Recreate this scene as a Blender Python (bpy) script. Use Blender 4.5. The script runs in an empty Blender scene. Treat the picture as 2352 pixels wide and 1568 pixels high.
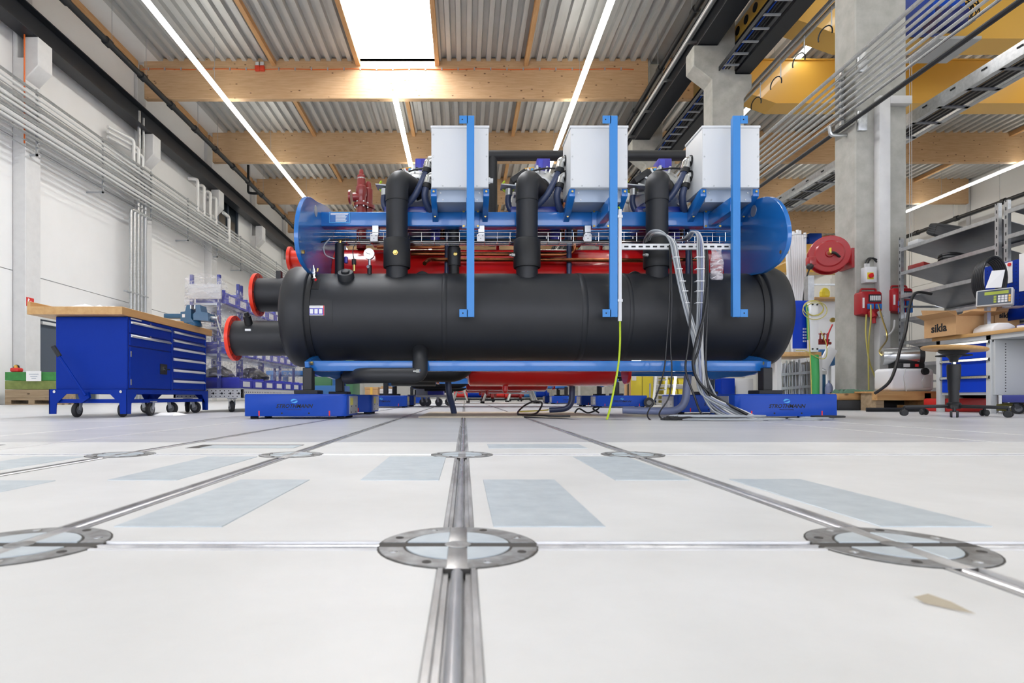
import bpy, bmesh, math, random
from mathutils import Vector, Matrix
random.seed(7)
SC = bpy.context.scene
COL = SC.collection
PI = math.pi
# ---------------------------------------------------------------- camera, sky, exposure
F, CX, CY, EYE = 1330.0, 1067.0, 911.0, 0.18      # focal length and vanishing point in 2352x1568 px, eye height in m
cam = bpy.data.cameras.new('camera'); cam.sensor_width = 36.0; cam.lens = 36.0*F/2352
cam.shift_x = (1176-CX)/2352; cam.shift_y = (CY-784)/2352
cam.clip_start = 0.02; cam.clip_end = 300
cam.dof.use_dof = True; cam.dof.focus_distance = 5.2; cam.dof.aperture_fstop = 9.0
camo = bpy.data.objects.new('camera', cam); COL.objects.link(camo)
camo.location = (0, 0, EYE); camo.rotation_euler = (PI/2, 0, 0)
SC.camera = camo
wd = bpy.data.worlds.new('overcast_sky'); SC.world = wd; wd.use_nodes = True
wd.node_tree.nodes['Background'].inputs[0].default_value = (0.93, 0.97, 1.0, 1)
wd.node_tree.nodes['Background'].inputs[1].default_value = 13.0
vs = SC.view_settings
vs.view_transform = 'Standard'; vs.look = 'None'; vs.gamma = 1.0; vs.use_curve_mapping = False
vs.exposure = -0.03
SC.cycles.use_adaptive_sampling = True; SC.cycles.adaptive_threshold = .1; SC.cycles.use_light_tree = False
SC.cycles.max_bounces = 5; SC.cycles.diffuse_bounces = 3; SC.cycles.glossy_bounces = 3; SC.cycles.transmission_bounces = 4; SC.cycles.transparent_max_bounces = 8
SC.cycles.caustics_reflective = False; SC.cycles.caustics_refractive = False
LAMP = 16.0                                       # radiance of the LED strips

def WX(px, Y): return (px-CX)/F*Y
def WZ(py, Y): return EYE+(CY-py)/F*Y
def W(px, py, Y): return Vector((WX(px, Y), Y, WZ(py, Y)))

# ---------------------------------------------------------------- materials
def lin(h):
    h = h.lstrip('#'); c = [int(h[i:i+2], 16)/255 for i in (0, 2, 4)]
    return tuple((x/12.92 if x <= .04045 else ((x+.055)/1.055)**2.4) for x in c)+(1,)
M = {}
def mat(name, hexc, rough=.5, metal=0., var=.0, scale=6., stretch=(1, 1, 1), bump=0., bscale=60., spec=.5, coat=0., hex2=None):
    m = bpy.data.materials.new(name); m.use_nodes = True
    nt = m.node_tree; b = nt.nodes['Principled BSDF']
    c = lin(hexc)
    b.inputs['Base Color'].default_value = c; b.inputs['Roughness'].default_value = rough
    b.inputs['Metallic'].default_value = metal; b.inputs['Specular IOR Level'].default_value = spec
    if coat: b.inputs['Coat Weight'].default_value = coat
    if var or bump:
        tc = nt.nodes.new('ShaderNodeTexCoord'); mp = nt.nodes.new('ShaderNodeMapping')
        mp.inputs['Scale'].default_value = stretch
        nt.links.new(tc.outputs['Object'], mp.inputs['Vector'])
    if var:
        n = nt.nodes.new('ShaderNodeTexNoise'); n.inputs['Scale'].default_value = scale; n.inputs['Detail'].default_value = 6; n.inputs['Roughness'].default_value = .62
        nt.links.new(mp.outputs[0], n.inputs['Vector'])
        r = nt.nodes.new('ShaderNodeValToRGB'); r.color_ramp.elements[0].position = .3; r.color_ramp.elements[1].position = .7
        c2 = lin(hex2) if hex2 else tuple(x*(1-var) for x in c[:3])+(1,)
        c1 = c if hex2 else tuple(min(1, x*(1+var*.5)) for x in c[:3])+(1,)
        r.color_ramp.elements[0].color = c2; r.color_ramp.elements[1].color = c1
        nt.links.new(n.outputs['Fac'], r.inputs[0]); nt.links.new(r.outputs[0], b.inputs['Base Color'])
    if bump:
        n2 = nt.nodes.new('ShaderNodeTexNoise'); n2.inputs['Scale'].default_value = bscale; n2.inputs['Detail'].default_value = 4
        nt.links.new(mp.outputs[0], n2.inputs['Vector'])
        bp = nt.nodes.new('ShaderNodeBump'); bp.inputs['Strength'].default_value = bump; bp.inputs['Distance'].default_value = .01
        nt.links.new(n2.outputs['Fac'], bp.inputs['Height']); nt.links.new(bp.outputs[0], b.inputs['Normal'])
    M[name] = m; return m
def emit(name, hexc, s):
    m = bpy.data.materials.new(name); m.use_nodes = True; nt = m.node_tree
    b = nt.nodes['Principled BSDF']; b.inputs['Base Color'].default_value = lin(hexc)
    b.inputs['Emission Color'].default_value = lin(hexc); b.inputs['Emission Strength'].default_value = s
    M[name] = m; return m
def wood(name, a, b_, c_, axis=0, knots=True, rough=.55):
    m = bpy.data.materials.new(name); m.use_nodes = True; nt = m.node_tree; bs = nt.nodes['Principled BSDF']
    bs.inputs['Roughness'].default_value = rough
    tc = nt.nodes.new('ShaderNodeTexCoord'); mp = nt.nodes.new('ShaderNodeMapping')
    s = [9., 9., 9.]; s[axis] = .7; mp.inputs['Scale'].default_value = s
    nt.links.new(tc.outputs['Object'], mp.inputs['Vector'])
    n = nt.nodes.new('ShaderNodeTexNoise'); n.inputs['Scale'].default_value = 2.2; n.inputs['Detail'].default_value = 7; n.inputs['Roughness'].default_value = .65
    nt.links.new(mp.outputs[0], n.inputs['Vector'])
    r = nt.nodes.new('ShaderNodeValToRGB'); r.color_ramp.elements[0].position = .32; r.color_ramp.elements[1].position = .68
    r.color_ramp.elements[0].color = lin(b_); r.color_ramp.elements[1].color = lin(a)
    nt.links.new(n.outputs['Fac'], r.inputs[0])
    out = r.outputs[0]
    if knots:
        mp2 = nt.nodes.new('ShaderNodeMapping'); s2 = [3.4, 3.4, 3.4]; s2[axis] = 1.9; mp2.inputs['Scale'].default_value = s2
        nt.links.new(tc.outputs['Object'], mp2.inputs['Vector'])
        v = nt.nodes.new('ShaderNodeTexVoronoi'); v.inputs['Scale'].default_value = 1.6
        nt.links.new(mp2.outputs[0], v.inputs['Vector'])
        rk = nt.nodes.new('ShaderNodeValToRGB'); rk.color_ramp.elements[0].position = .07; rk.color_ramp.elements[1].position = .14
        rk.color_ramp.elements[0].color = (1, 1, 1, 1); rk.color_ramp.elements[1].color = (0, 0, 0, 1)
        nt.links.new(v.outputs['Distance'], rk.inputs[0])
        mx = nt.nodes.new('ShaderNodeMix'); mx.data_type = 'RGBA'
        nt.links.new(rk.outputs[0], mx.inputs[0]); nt.links.new(out, mx.inputs[6]); mx.inputs[7].default_value = lin(c_)
        out = mx.outputs[2]
    nt.links.new(out, bs.inputs['Base Color'])
    M[name] = m; return m
def film(name, hexc, alpha, rough=.2, bump=.6):
    m = bpy.data.materials.new(name); m.use_nodes = True; nt = m.node_tree; b = nt.nodes['Principled BSDF']
    b.inputs['Base Color'].default_value = lin(hexc); b.inputs['Roughness'].default_value = rough
    tc = nt.nodes.new('ShaderNodeTexCoord'); mp = nt.nodes.new('ShaderNodeMapping'); mp.inputs['Scale'].default_value = (3, 3, 9); mp.inputs['Rotation'].default_value = (.5, .3, 0)
    nt.links.new(tc.outputs['Object'], mp.inputs[0])
    n = nt.nodes.new('ShaderNodeTexNoise'); n.inputs['Scale'].default_value = 4; n.inputs['Detail'].default_value = 6
    nt.links.new(mp.outputs[0], n.inputs['Vector'])
    r = nt.nodes.new('ShaderNodeValToRGB'); r.color_ramp.elements[0].position = .42; r.color_ramp.elements[1].position = .72
    r.color_ramp.elements[0].color = (alpha*.35,)*3+(1,); r.color_ramp.elements[1].color = (min(1, alpha*1.9),)*3+(1,)
    nt.links.new(n.outputs['Fac'], r.inputs[0]); nt.links.new(r.outputs[0], b.inputs['Alpha'])
    bp = nt.nodes.new('ShaderNodeBump'); bp.inputs['Strength'].default_value = bump; bp.inputs['Distance'].default_value = .03
    nt.links.new(n.outputs['Fac'], bp.inputs['Height']); nt.links.new(bp.outputs[0], b.inputs['Normal'])
    M[name] = m; return m

mat('cream_floor', 'e3e3e2', .42, var=.05, scale=3.5, hex2='d6d6d4', bump=.03, bscale=150)
mat('grey_floor', 'd2d2d4', .32, var=.1, scale=2.2, stretch=(.5, 2.5, 1), hex2='c0c1c4', bump=.02, bscale=80)
mat('sub_floor', '77777a', .7)
mat('floor_steel', 'ccd5da', .4, .2, var=.12, scale=25, hex2='bac4ca')
mat('rail_steel', 'e6e6e8', .25, .5, var=.15, scale=30, stretch=(1, .15, 1), hex2='b4b5b9')
mat('rail_painted_sheen', 'e9e9e9', .3, .15, var=.1, scale=12, hex2='d2d2d2')  # rail steel with its reflected light put into the pale colour
mat('rail_bed', 'd6d6d6', .35, .4, var=.5, scale=18, stretch=(1, .3, 1), hex2='858380')
mat('dirty_steel', 'a9acae', .45, .5, var=.35, scale=40, hex2='6b6864')
mat('dark_seam', '45423f', .8)
mat('white_wall', 'f1f1f0', .6, var=.02, scale=1.5)
mat('concrete', 'b9b8b0', .75, var=.12, scale=5, hex2='a3a299', bump=.08, bscale=40)
mat('concrete_light', 'd9d9d8', .75, var=.06, scale=5, bump=.05, bscale=40)
wood('glulam', 'd6b48c', 'c09a70', '7a5a3c', 0)
wood('glulam_y', 'd2a878', 'bd8c58', '6b4426', 1, knots=False)
wood('timber', 'c9a06a', 'a97b48', '6b4a2a', 0)
wood('birch_top', 'd2a970', 'bf9257', '7a5530', 1, knots=False, rough=.4)
wood('pallet_wood', 'b09a7d', '8b7659', '5d4a35', 0)
mat('deck_metal', 'c6c7c6', .45, .35, var=.05, scale=2)
mat('black_steel', '23262c', .4, .2)
mat('dark_pipe', '1d1f22', .45)
mat('galv', 'c9cbcc', .32, .75, var=.12, scale=20, hex2='aeb1b3')
mat('white_pipe', 'e4e5e4', .35, .25)
mat('grey_metal', 'b4b8bc', .4, .5)
mat('crane_yellow', 'e8b650', .4, coat=.3)
mat('crane_orange', 'f0b078', .4, coat=.3)
mat('orange_cable', 'e06a24', .5)
mat('red_box', 'd5432a', .5)
mat('black_foam', '1d1f23', .52, var=.10, scale=9, bump=.06, bscale=220)
mat('black_foam_dark', '17181a', .55, bump=.06, bscale=220)
mat('black_part', '18191b', .5)
mat('chiller_blue', '1f6fbe', .22, coat=.4)
mat('post_blue', '3f89d2', .4, spec=.35)
mat('blue_dark', '1a2f86', .35, coat=.2)
mat('violet_blue', '4b46b0', .35)
mat('chiller_red', 'd51a1a', .22, coat=.4)
mat('flange_red', 'ee3a20', .35)
mat('brown_red', '8e2a26', .35, coat=.3)
mat('copper', 'b8754c', .25, .95, var=.25, scale=14, hex2='8a4e30')
mat('brass', 'c9b26a', .3, .9)
mat('chrome', 'e3e3e0', .12, 1.)
mat('steel', 'c4c6c6', .28, .9)
mat('alu_cast', 'cfd1d0', .42, .55, var=.08, scale=30, bump=.06, bscale=90)
mat('box_grey', 'e0e2e3', .42)
mat('tray_grey', '9aa7b8', .4, .2)
mat('hose_grey', '36415f', .35)
mat('hose_light', '7d86a6', .35)
mat('cable_grey', 'a6abb0', .45)
mat('cable_mid', '878c92', .45)
mat('cable_black', '1c1d1f', .45)
mat('cable_green', 'b7cf2a', .45)
mat('cable_yellow', 'bdb25c', .5)
mat('plastic_white', 'e8e9ea', .4)
mat('plastic_grey', 'cfd0cf', .5)
mat('paper', 'f2f2f2', .7)
mat('cart_blue', '1046ae', .42, var=.06, scale=8, spec=.3)
mat('cart_blue_dark', '1b2560', .4)
mat('logo_blue', '53aee6', .5)
mat('ink', '101216', .6)
mat('red_mark', 'd8262c', .5)
mat('yellow_label', 'd8cf62', .6)
mat('bench_blue', '002f98', .45, var=.04, scale=12, spec=.15)
mat('bench_blue_bright', '003abe', .4, spec=.3)
mat('bench_grey', 'c3c5c4', .45)
mat('vise_teal', '23597f', .35, coat=.2)
mat('rubber', '2a2b2d', .7)
mat('wheel_grey', '77797c', .5)
mat('bin_blue', '4a50c4', .4)
mat('post_navy', '3b438f', .4)
mat('bag_black', '26272b', .3)
mat('pallet_green', '3f8a45', .7, var=.25, scale=7)
mat('pallet_green2', '7d8a4a', .7, var=.25, scale=7)
mat('green_metal', '4c7d55', .5)
mat('mid_blue', '3d79b8', .45)
mat('door_grey', '4c5663', .45)
mat('sign_red', 'd8332f', .5)
mat('cardboard', 'c39a6c', .8, var=.06, scale=10)
mat('shelf_steel', '6e727c', .3, .6, var=.15, scale=4)
mat('yellow', 'e6d23a', .5)
mat('reel_red', 'a01720', .3, coat=.4)
mat('socket_red', 'ab1a22', .4)
mat('socket_blue', '2f7bd0', .4)
mat('green_hose', '3fa35a', .5)
mat('canister', 'e6e7ea', .4)
mat('dark_glass', '2a3238', .15)
mat('lcd', 'a9b84a', .3)
mat('tarp_green', '5a7d68', .7)
film('wrap_film', 'f4f4f8', .23)
film('clear_bag', 'e9e2e6', .5)
mat('pale_sheet', 'cfc3ae', .8, var=.06, scale=6)
mat('leaf_dry', 'b0a590', .8)
mat('drum_steel', 'b9bbbd', .22, .9)
emit('led', 'fffdf4', LAMP)
emit('lit_window', 'f4f8ff', 3.0)
emit('added_daylight_pane', 'eef2ff', 5.0)

# ---------------------------------------------------------------- mesh builder
ORG = {}
def V(*a): return Vector(a)
def spline(pts, n=8):
    P = [Vector(p) for p in pts]
    if len(P) < 3: return P
    out = []
    for i in range(len(P)-1):
        p0 = P[max(i-1, 0)]; p1 = P[i]; p2 = P[i+1]; p3 = P[min(i+2, len(P)-1)]
        for k in range(n):
            t = k/n; t2 = t*t; t3 = t2*t
            out.append(.5*((2*p1)+(p2-p0)*t+(2*p0-5*p1+4*p2-p3)*t2+(-p0+3*p1-3*p2+p3)*t3))
    out.append(P[-1]); return out
def fillet(pts, r, n=6):
    P = [Vector(p) for p in pts]; out = [P[0]]
    for i in range(1, len(P)-1):
        a = (P[i-1]-P[i]); b = (P[i+1]-P[i]); rr = min(r, a.length*.49, b.length*.49)
        a.normalize(); b.normalize(); s = P[i]+a*rr; e = P[i]+b*rr
        for k in range(n+1):
            t = k/n; out.append((1-t)**2*s+2*t*(1-t)*P[i]+t*t*e)
    out.append(P[-1]); return out
class MB:
    def __init__(s): s.v = []; s.f = []
    def add(s, vs_, fs):
        o = len(s.v); s.v += [Vector(v) for v in vs_]; s.f += [tuple(i+o for i in f) for f in fs]; return s
    def box(s, x0, x1, y0, y1, z0, z1):
        return s.add([(x0, y0, z0), (x1, y0, z0), (x1, y1, z0), (x0, y1, z0), (x0, y0, z1), (x1, y0, z1), (x1, y1, z1), (x0, y1, z1)],
                     [(3, 2, 1, 0), (4, 5, 6, 7), (0, 1, 5, 4), (1, 2, 6, 5), (2, 3, 7, 6), (3, 0, 4, 7)])
    def obox(s, c, size, R=None):
        b = MB().box(-size[0]/2, size[0]/2, -size[1]/2, size[1]/2, -size[2]/2, size[2]/2)
        R = R or Matrix.Identity(3)
        return s.add([R @ v+Vector(c) for v in b.v], b.f)
    def bar(s, a, b, w, h, up=(0, 0, 1)):
        a = Vector(a); b = Vector(b); d = (b-a); L = d.length; d.normalize(); u = Vector(up)
        x = d.cross(u)
        if x.length < 1e-4: x = d.cross(Vector((0, 1, 0)))
        x.normalize(); u = x.cross(d)
        R = Matrix((x, d, u)).transposed()
        return s.obox((a+b)/2, (w, L, h), R)
    def frame(s, d):
        d = Vector(d).normalized(); a = Vector((0, 0, 1)) if abs(d.z) < .9 else Vector((0, 1, 0))
        x = d.cross(a).normalized(); return x, d.cross(x)
    def lathe(s, p, d, prof, n=20, cap0=True, cap1=True):
        p = Vector(p); d = Vector(d).normalized(); x, y = s.frame(d); vs_ = []; fs = []
        for (t, r) in prof:
            for k in range(n):
                a = 2*PI*k/n; vs_.append(p+d*t+(x*math.cos(a)+y*math.sin(a))*r)
        for i in range(len(prof)-1):
            for k in range(n):
                k2 = (k+1) % n; fs.append((i*n+k, i*n+k2, (i+1)*n+k2, (i+1)*n+k))
        if cap0: fs.append(tuple(range(n-1, -1, -1)))
        if cap1: fs.append(tuple((len(prof)-1)*n+k for k in range(n)))
        return s.add(vs_, fs)
    def cyl(s, a, b, r, r2=None, n=16):
        a = Vector(a); b = Vector(b); return s.lathe(a, b-a, [(0, r), ((b-a).length, r if r2 is None else r2)], n)
    def pipe(s, a, b, r, ri, n=24):
        a = Vector(a); b = Vector(b); L = (b-a).length
        return s.lathe(a, b-a, [(0, ri), (0, r), (L, r), (L, ri), (0, ri)], n, False, False)
    def tube(s, pts, r, n=8, ribs=0., cap=True):
        P = [Vector(p) for p in pts]; vs_ = []; fs = []; x = None
        for i, p in enumerate(P):
            d = (P[min(i+1, len(P)-1)]-P[max(i-1, 0)])
            if d.length < 1e-7: d = Vector((0, 0, 1))
            d.normalize()
            if x is None: x, _ = s.frame(d)
            x = (x-d*x.dot(d)).normalized(); y = d.cross(x)
            rr = r[i] if isinstance(r, (list, tuple)) else r*(1+(ribs if i % 2 else -ribs))
            for k in range(n):
                a = 2*PI*k/n; vs_.append(p+(x*math.cos(a)+y*math.sin(a))*rr)
        m = len(P)
        for i in range(m-1):
            for k in range(n):
                k2 = (k+1) % n; fs.append((i*n+k, i*n+k2, (i+1)*n+k2, (i+1)*n+k))
        if cap: fs.append(tuple(range(n-1, -1, -1))); fs.append(tuple((m-1)*n+k for k in range(n)))
        return s.add(vs_, fs)
    def prism(s, poly, axis, a0, a1):
        n = len(poly); vs_ = []
        for a in (a0, a1):
            for (u, v) in poly:
                vs_.append((a, u, v) if axis == 'x' else ((u, a, v) if axis == 'y' else (u, v, a)))
        fs = [tuple(range(n)), tuple(range(2*n-1, n-1, -1))]
        fs += [(i, i+n, (i+1) % n+n, (i+1) % n) for i in range(n)]
        return s.add(vs_, fs)
    def ball(s, c, r, n=12, sq=(1, 1, 1)):
        c = Vector(c); m = n//2; vs_ = []; fs = []
        for i in range(m+1):
            ph = PI*i/m
            for k in range(n):
                a = 2*PI*k/n; vs_.append(c+Vector((r*sq[0]*math.sin(ph)*math.cos(a), r*sq[1]*math.sin(ph)*math.sin(a), r*sq[2]*math.cos(ph))))
        for i in range(m):
            for k in range(n):
                k2 = (k+1) % n; fs.append((i*n+k, (i+1)*n+k, (i+1)*n+k2, i*n+k2))
        return s.add(vs_, fs)
    def torus(s, c, ax, R, r, n=24, m=8, a0=0., a1=2*PI):
        x, y = s.frame(ax); c = Vector(c)
        P = [c+(x*math.cos(a0+(a1-a0)*k/n)+y*math.sin(a0+(a1-a0)*k/n))*R for k in range(n+1)]
        return s.tube(P, r, m)
    def mesh(s, name, org, bevel=0., seg=2, smooth=35):
        me = bpy.data.meshes.new(name); me.from_pydata([v-org for v in s.v], [], s.f)
        bm = bmesh.new(); bm.from_mesh(me)
        bmesh.ops.remove_doubles(bm, verts=bm.verts, dist=1e-6)
        bmesh.ops.recalc_face_normals(bm, faces=bm.faces)
        if bevel:
            es = [e for e in bm.edges if len(e.link_faces) == 2 and e.calc_face_angle(0) > .6]
            bmesh.ops.bevel(bm, geom=es, offset=bevel, segments=seg, profile=.5, affect='EDGES', clamp_overlap=True)
        bm.to_mesh(me); bm.free(); me.validate()
        if smooth:
            me.shade_smooth(); me.set_sharp_from_angle(angle=math.radians(smooth))
        return me
    def build(s, name, m, parent=None, bevel=0., seg=2, smooth=35, label=None, kind=None):
        if parent is not None: org = ORG[parent.name]
        else:
            xs = [v.x for v in s.v]; ys = [v.y for v in s.v]; zs = [v.z for v in s.v]
            org = Vector(((min(xs)+max(xs))/2, (min(ys)+max(ys))/2, min(zs)))
        me = s.mesh(name, org, bevel, seg, smooth); me.materials.append(M[m])
        o = bpy.data.objects.new(name, me); COL.objects.link(o)
        if parent is not None: o.parent = parent
        else: o.location = org
        ORG[o.name] = org
        if label: o['label'] = label
        if kind: o['kind'] = kind
        return o
def tag(o, label, cat, group=None, kind=None):
    o['label'] = label; o['category'] = cat
    if group: o['group'] = group
    if kind: o['kind'] = kind
    return o
def thing(name, label, cat, loc=(0, 0, 0), group=None, kind=None):
    o = bpy.data.objects.new(name, None); COL.objects.link(o); o.location = loc; o.empty_display_size = .1
    ORG[o.name] = Vector(loc)
    if cat: tag(o, label, cat, group, kind)
    elif kind:
        o['kind'] = kind
        if label: o['label'] = label
    return o
def text(name, s, m, parent, loc, size, rot=(PI/2, 0, 0), shear=0., bold=0., depth=.0008, align='CENTER'):
    cu = bpy.data.curves.new(name, 'FONT'); cu.body = s; cu.size = size; cu.shear = shear; cu.offset = bold
    cu.extrude = depth; cu.align_x = align; cu.align_y = 'CENTER'; cu.materials.append(M[m]); cu.resolution_u = 3
    t = bpy.data.objects.new(name, cu); COL.objects.link(t)
    bpy.context.view_layer.update()
    me = bpy.data.meshes.new_from_object(t.evaluated_get(bpy.context.evaluated_depsgraph_get())); me.name = name
    bpy.data.objects.remove(t); bpy.data.curves.remove(cu)
    if not me.materials: me.materials.append(M[m])
    o = bpy.data.objects.new(name, me); COL.objects.link(o); o.parent = parent
    o.location = Vector(loc)-ORG[parent.name]; o.rotation_euler = rot; ORG[o.name] = Vector(loc); return o
def kids(o): return [c for c in bpy.data.objects if c.parent == o]
def copy_tree(o, loc=None, parent=None, label=None, rz=None):
    c = o.copy(); COL.objects.link(c)
    ORG[c.name] = Vector(loc) if loc is not None else (ORG[parent.name] if parent else ORG[o.name])
    if parent is not None: c.parent = parent
    if loc is not None: c.location = loc
    if rz is not None: c.rotation_euler.z = rz
    if label: c['label'] = label
    for k in kids(o): copy_tree(k, None, c)
    return c
def share(o, loc, parent=None, label=None):
    c = o.copy(); COL.objects.link(c); c.location = loc
    if parent is not None: c.parent = parent
    if label: c['label'] = label
    ORG[c.name] = Vector(loc); return c
ORD = ['nearest', 'second', 'third', 'fourth', 'fifth', 'sixth', 'seventh', 'eighth', 'ninth', 'tenth', 'eleventh', 'twelfth', 'thirteenth']
def circle(cx, cy, r, n=24, a0=0., a1=2*PI): return [(cx+r*math.cos(a0+(a1-a0)*k/n), cy+r*math.sin(a0+(a1-a0)*k/n)) for k in range(n)]
# ================================================================= the hall
emit('skylight_pane', 'f6faff', 15.0)
YB = [-6.55+5.1*i for i in range(13)]            # roof beams every 5.1 m
ROOF = 11.1
# ---- floor: slabs between steel guide rails
fl = MB().box(-11.2, 26.2, -14.2, 62.2, -.25, -.05).build('floor', 'sub_floor', smooth=0)
fl['kind'] = 'structure'; fl['label'] = 'cream and grey coated hall floor with steel guide rails'
XR = [-.008+.53*k for k in range(-4, 2)]; RW = .02
YL = [.70, 1.80]
xe = [-11.1]+[x+s for x in XR for s in (-RW, RW)]+[26.1]
ye = [-14.1]+[y+s for y in YL for s in (-RW, RW)]+[2.30]
for i in range(0, len(xe), 2):
    for j in range(0, len(ye), 2):
        MB().box(xe[i], xe[i+1], ye[j], ye[j+1], -.05, 0).build('slab', 'cream_floor', fl, bevel=.0015, seg=1, smooth=0)
    MB().box(xe[i], xe[i+1], 2.302, 62.1, -.05, 0).build('slab', 'grey_floor', fl, bevel=.0015, seg=1, smooth=0)
def rail(a, b, axis, bed='rail_bed'):
    # a lipped channel with a raised ridge in the middle
    m = MB(); g = MB(); rd = MB()
    pr = [(-RW, -.02), (-RW, .0012), (-RW+.005, .0012), (-RW+.006, -.004), (-.009, -.004), (-.009, -.009), (.009, -.009), (.009, -.004), (RW-.006, -.004), (RW-.005, .0012), (RW, .0012), (RW, -.02)]
    top = [(-.007, -.011), (-.006, -.002), (-.003, .001), (.003, .001), (.006, -.002), (.007, -.011)]
    if axis == 'y':
        m.prism([(a+u, v) for u, v in pr], 'y', b[0], b[1]); rd.prism([(a+u, v) for u, v in top], 'y', b[0], b[1])
    else:
        m.prism([(a+u, v) for u, v in pr], 'x', b[0], b[1]); rd.prism([(a+u, v) for u, v in top], 'x', b[0], b[1])
    o = m.build('rail', bed, fl, smooth=30); rd.build('ridge', 'rail_steel', o, smooth=60)
PR = .095
for k, x in enumerate(XR):
    cuts = [-14.1]+[y+s for y in YL for s in (-PR, PR)]+[61.9]
    for j in range(0, len(cuts), 2): (rail(x, (cuts[j], cuts[j+1]), 'y') if k > 1 else MB().box(x-RW, x+RW, cuts[j], cuts[j+1], -.02, .0012).build('rail', 'rail_painted_sheen', fl, bevel=.0006, seg=1))  # leftmost rails are flat strips with the sheen painted in
for y in YL:
    cuts = [-11]+[x+s for x in XR for s in (-PR, PR)]+[26]
    for j in range(0, len(cuts), 2): rail(y, (cuts[j], cuts[j+1]), 'x', 'rail_painted_sheen')
def turn_plate(cx, cy):
    o = MB().lathe((cx, cy, -.04), (0, 0, 1), [(0, PR+.002), (.0406, PR+.002)], 40).build('turn_plate', 'dark_seam', fl)
    g = .011
    for q in range(4):
        R = Matrix.Rotation(q*PI/2, 3, 'Z')
        def sec(r0, r1, name, m, h):
            pts = []
            n = 9
            for k in range(n+1):
                a0 = math.asin(g/r1); a = a0+(PI/2-2*a0)*k/n; pts.append((r1*math.cos(a), r1*math.sin(a)))
            if r0 > g*1.5:
                for k in range(n, -1, -1):
                    a0 = math.asin(g/r0); a = a0+(PI/2-2*a0)*k/n; pts.append((r0*math.cos(a), r0*math.sin(a)))
            else: pts.append((g, g))
            pts = [(R @ Vector((u, v, 0))) for u, v in pts]
            return MB().prism([(cx+p.x, cy+p.y) for p in pts], 'z', -.01, h).build(name, m, o, bevel=.0006, seg=1)
        sec(0, .063, 'quadrant', 'floor_steel', .0022)
        sec(.066, PR, 'ring_segment', 'dirty_steel', .0016)
        for a in (.42, PI/2-.42):
            p = R @ Vector((.081*math.cos(a), .081*math.sin(a), 0))
            MB().lathe((cx+p.x, cy+p.y, .0012), (0, 0, 1), [(0, .0055), (.0012, .005), (.0012, .0025), (.0006, .002)], 10).build('bolt', 'steel' if a < 1 else 'dark_seam', o)
    MB().box(cx-.013, cx+.013, cy-PR, cy-.012, -.01, .0012).box(cx-.013, cx+.013, cy+.012, cy+PR, -.01, .0012).build('crossing_block', 'rail_bed', o, bevel=.001)
    MB().lathe((cx, cy, -.002), (0, 0, 1), [(0, .016), (.004, .016), (.0046, .012), (.004, .006)], 16).build('hub', 'dirty_steel', o)
for x in XR[1:]:
    for y in YL: turn_plate(x, y)
turn_plate(XR[0], 1.80)
for (x0, x1, y0, y1) in ((.04, .195, .80, 1.253), (-.225, -.055, 1.247, 1.735), (-.485, -.335, .80, 1.253), (.325, .485, 1.247, 1.735), (.575, .73, .80, 1.26),
                         (-.77, -.62, 1.247, 1.735), (-1.29, -1.14, 1.30, 1.735), (-1.03, -.875, .75, 1.24), (.085, .43, 2.02, 2.19)):
    MB().box(x0, x1, y0, y1, -.01, .0014).build('cover_plate', 'floor_steel', fl, bevel=.0008, seg=1)
o = MB().box(-.98, -.60, 2.03, 2.17, -.01, .0006).build('open_pit', 'dark_seam', fl)
MB().box(-.93, -.60, 2.03, 2.14, -.005, .0014).build('pit_cover', 'floor_steel', o, bevel=.0006, seg=1)
o = MB().box(-1.95, -1.72, 2.05, 2.17, -.01, .0006).build('open_pit', 'dark_seam', fl)
for x in (-.008+.53*4, -.008+.53*5):
    MB().box(x-.012, x+.012, 2.302, 40, -.01, .001).build('floor_line', 'cream_floor', fl)
# leaf and crumbs lying on the floor
lf = MB(); A = W(2168, 1395, .50); A.y = .18*F/(1395-CY); lx, ly = WX(2168, A.y), A.y
lf.add([(lx-.012, ly+.018, .003), (lx-.004, ly+.012, .008), (lx+.004, ly-.002, .006), (lx+.010, ly-.020, .002), (lx+.001, ly-.006, .001), (lx-.010, ly+.008, .001)], [(0, 1, 2, 5), (5, 2, 3, 4), (5, 4, 3, 2), (5, 2, 1, 0)])
tag(lf.build('dry_leaf', 'leaf_dry'), 'small dry brown leaf lying on the cream floor', 'leaf')

# ---- walls
wl = MB().box(-11.2, -10.86, -9.4, 62.2, -.05, 11.6).build('wall_left', 'white_wall', smooth=0); wl['kind'] = 'structure'
for i, y in enumerate([13.85+5.1*k for k in range(-1, 9)]):
    for (z0, z1) in ((.0, 3.2), (3.2, 6.4), (6.4, 9.6), (9.6, 11.1)):
        if z0 == 6.4 and i == 3: continue
        MB().box(-10.87, -10.80, y+.52 if i else y-2, y+5.09, z0+.008, z1-.008).build('wall_panel', 'white_wall', wl, bevel=.006, seg=1)
MB().box(-10.87, -10.80, 24.57, 25.3, 6.41, 9.59).box(-10.87, -10.8, 27.6, 29.24, 6.41, 9.59).box(-10.87, -10.8, 25.3, 27.6, 6.41, 7.5).box(-10.87, -10.8, 25.3, 27.6, 9.52, 9.59).build('wall_panel', 'white_wall', wl)
w1 = MB().box(-10.9, -10.78, 25.3, 27.6, 7.5, 7.62).box(-10.9, -10.78, 25.3, 27.6, 9.4, 9.52).box(-10.9, -10.78, 25.3, 25.42, 7.62, 9.4).box(-10.9, -10.78, 26.39, 26.51, 7.62, 9.4).box(-10.9, -10.78, 27.48, 27.6, 7.62, 9.4).build('window_1', 'door_grey'); w1['kind'] = 'structure'
for y0 in (25.42, 26.51): MB().box(-10.86, -10.84, y0, y0+.97, 7.62, 9.4).build('pane', 'dark_glass', w1)
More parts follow.
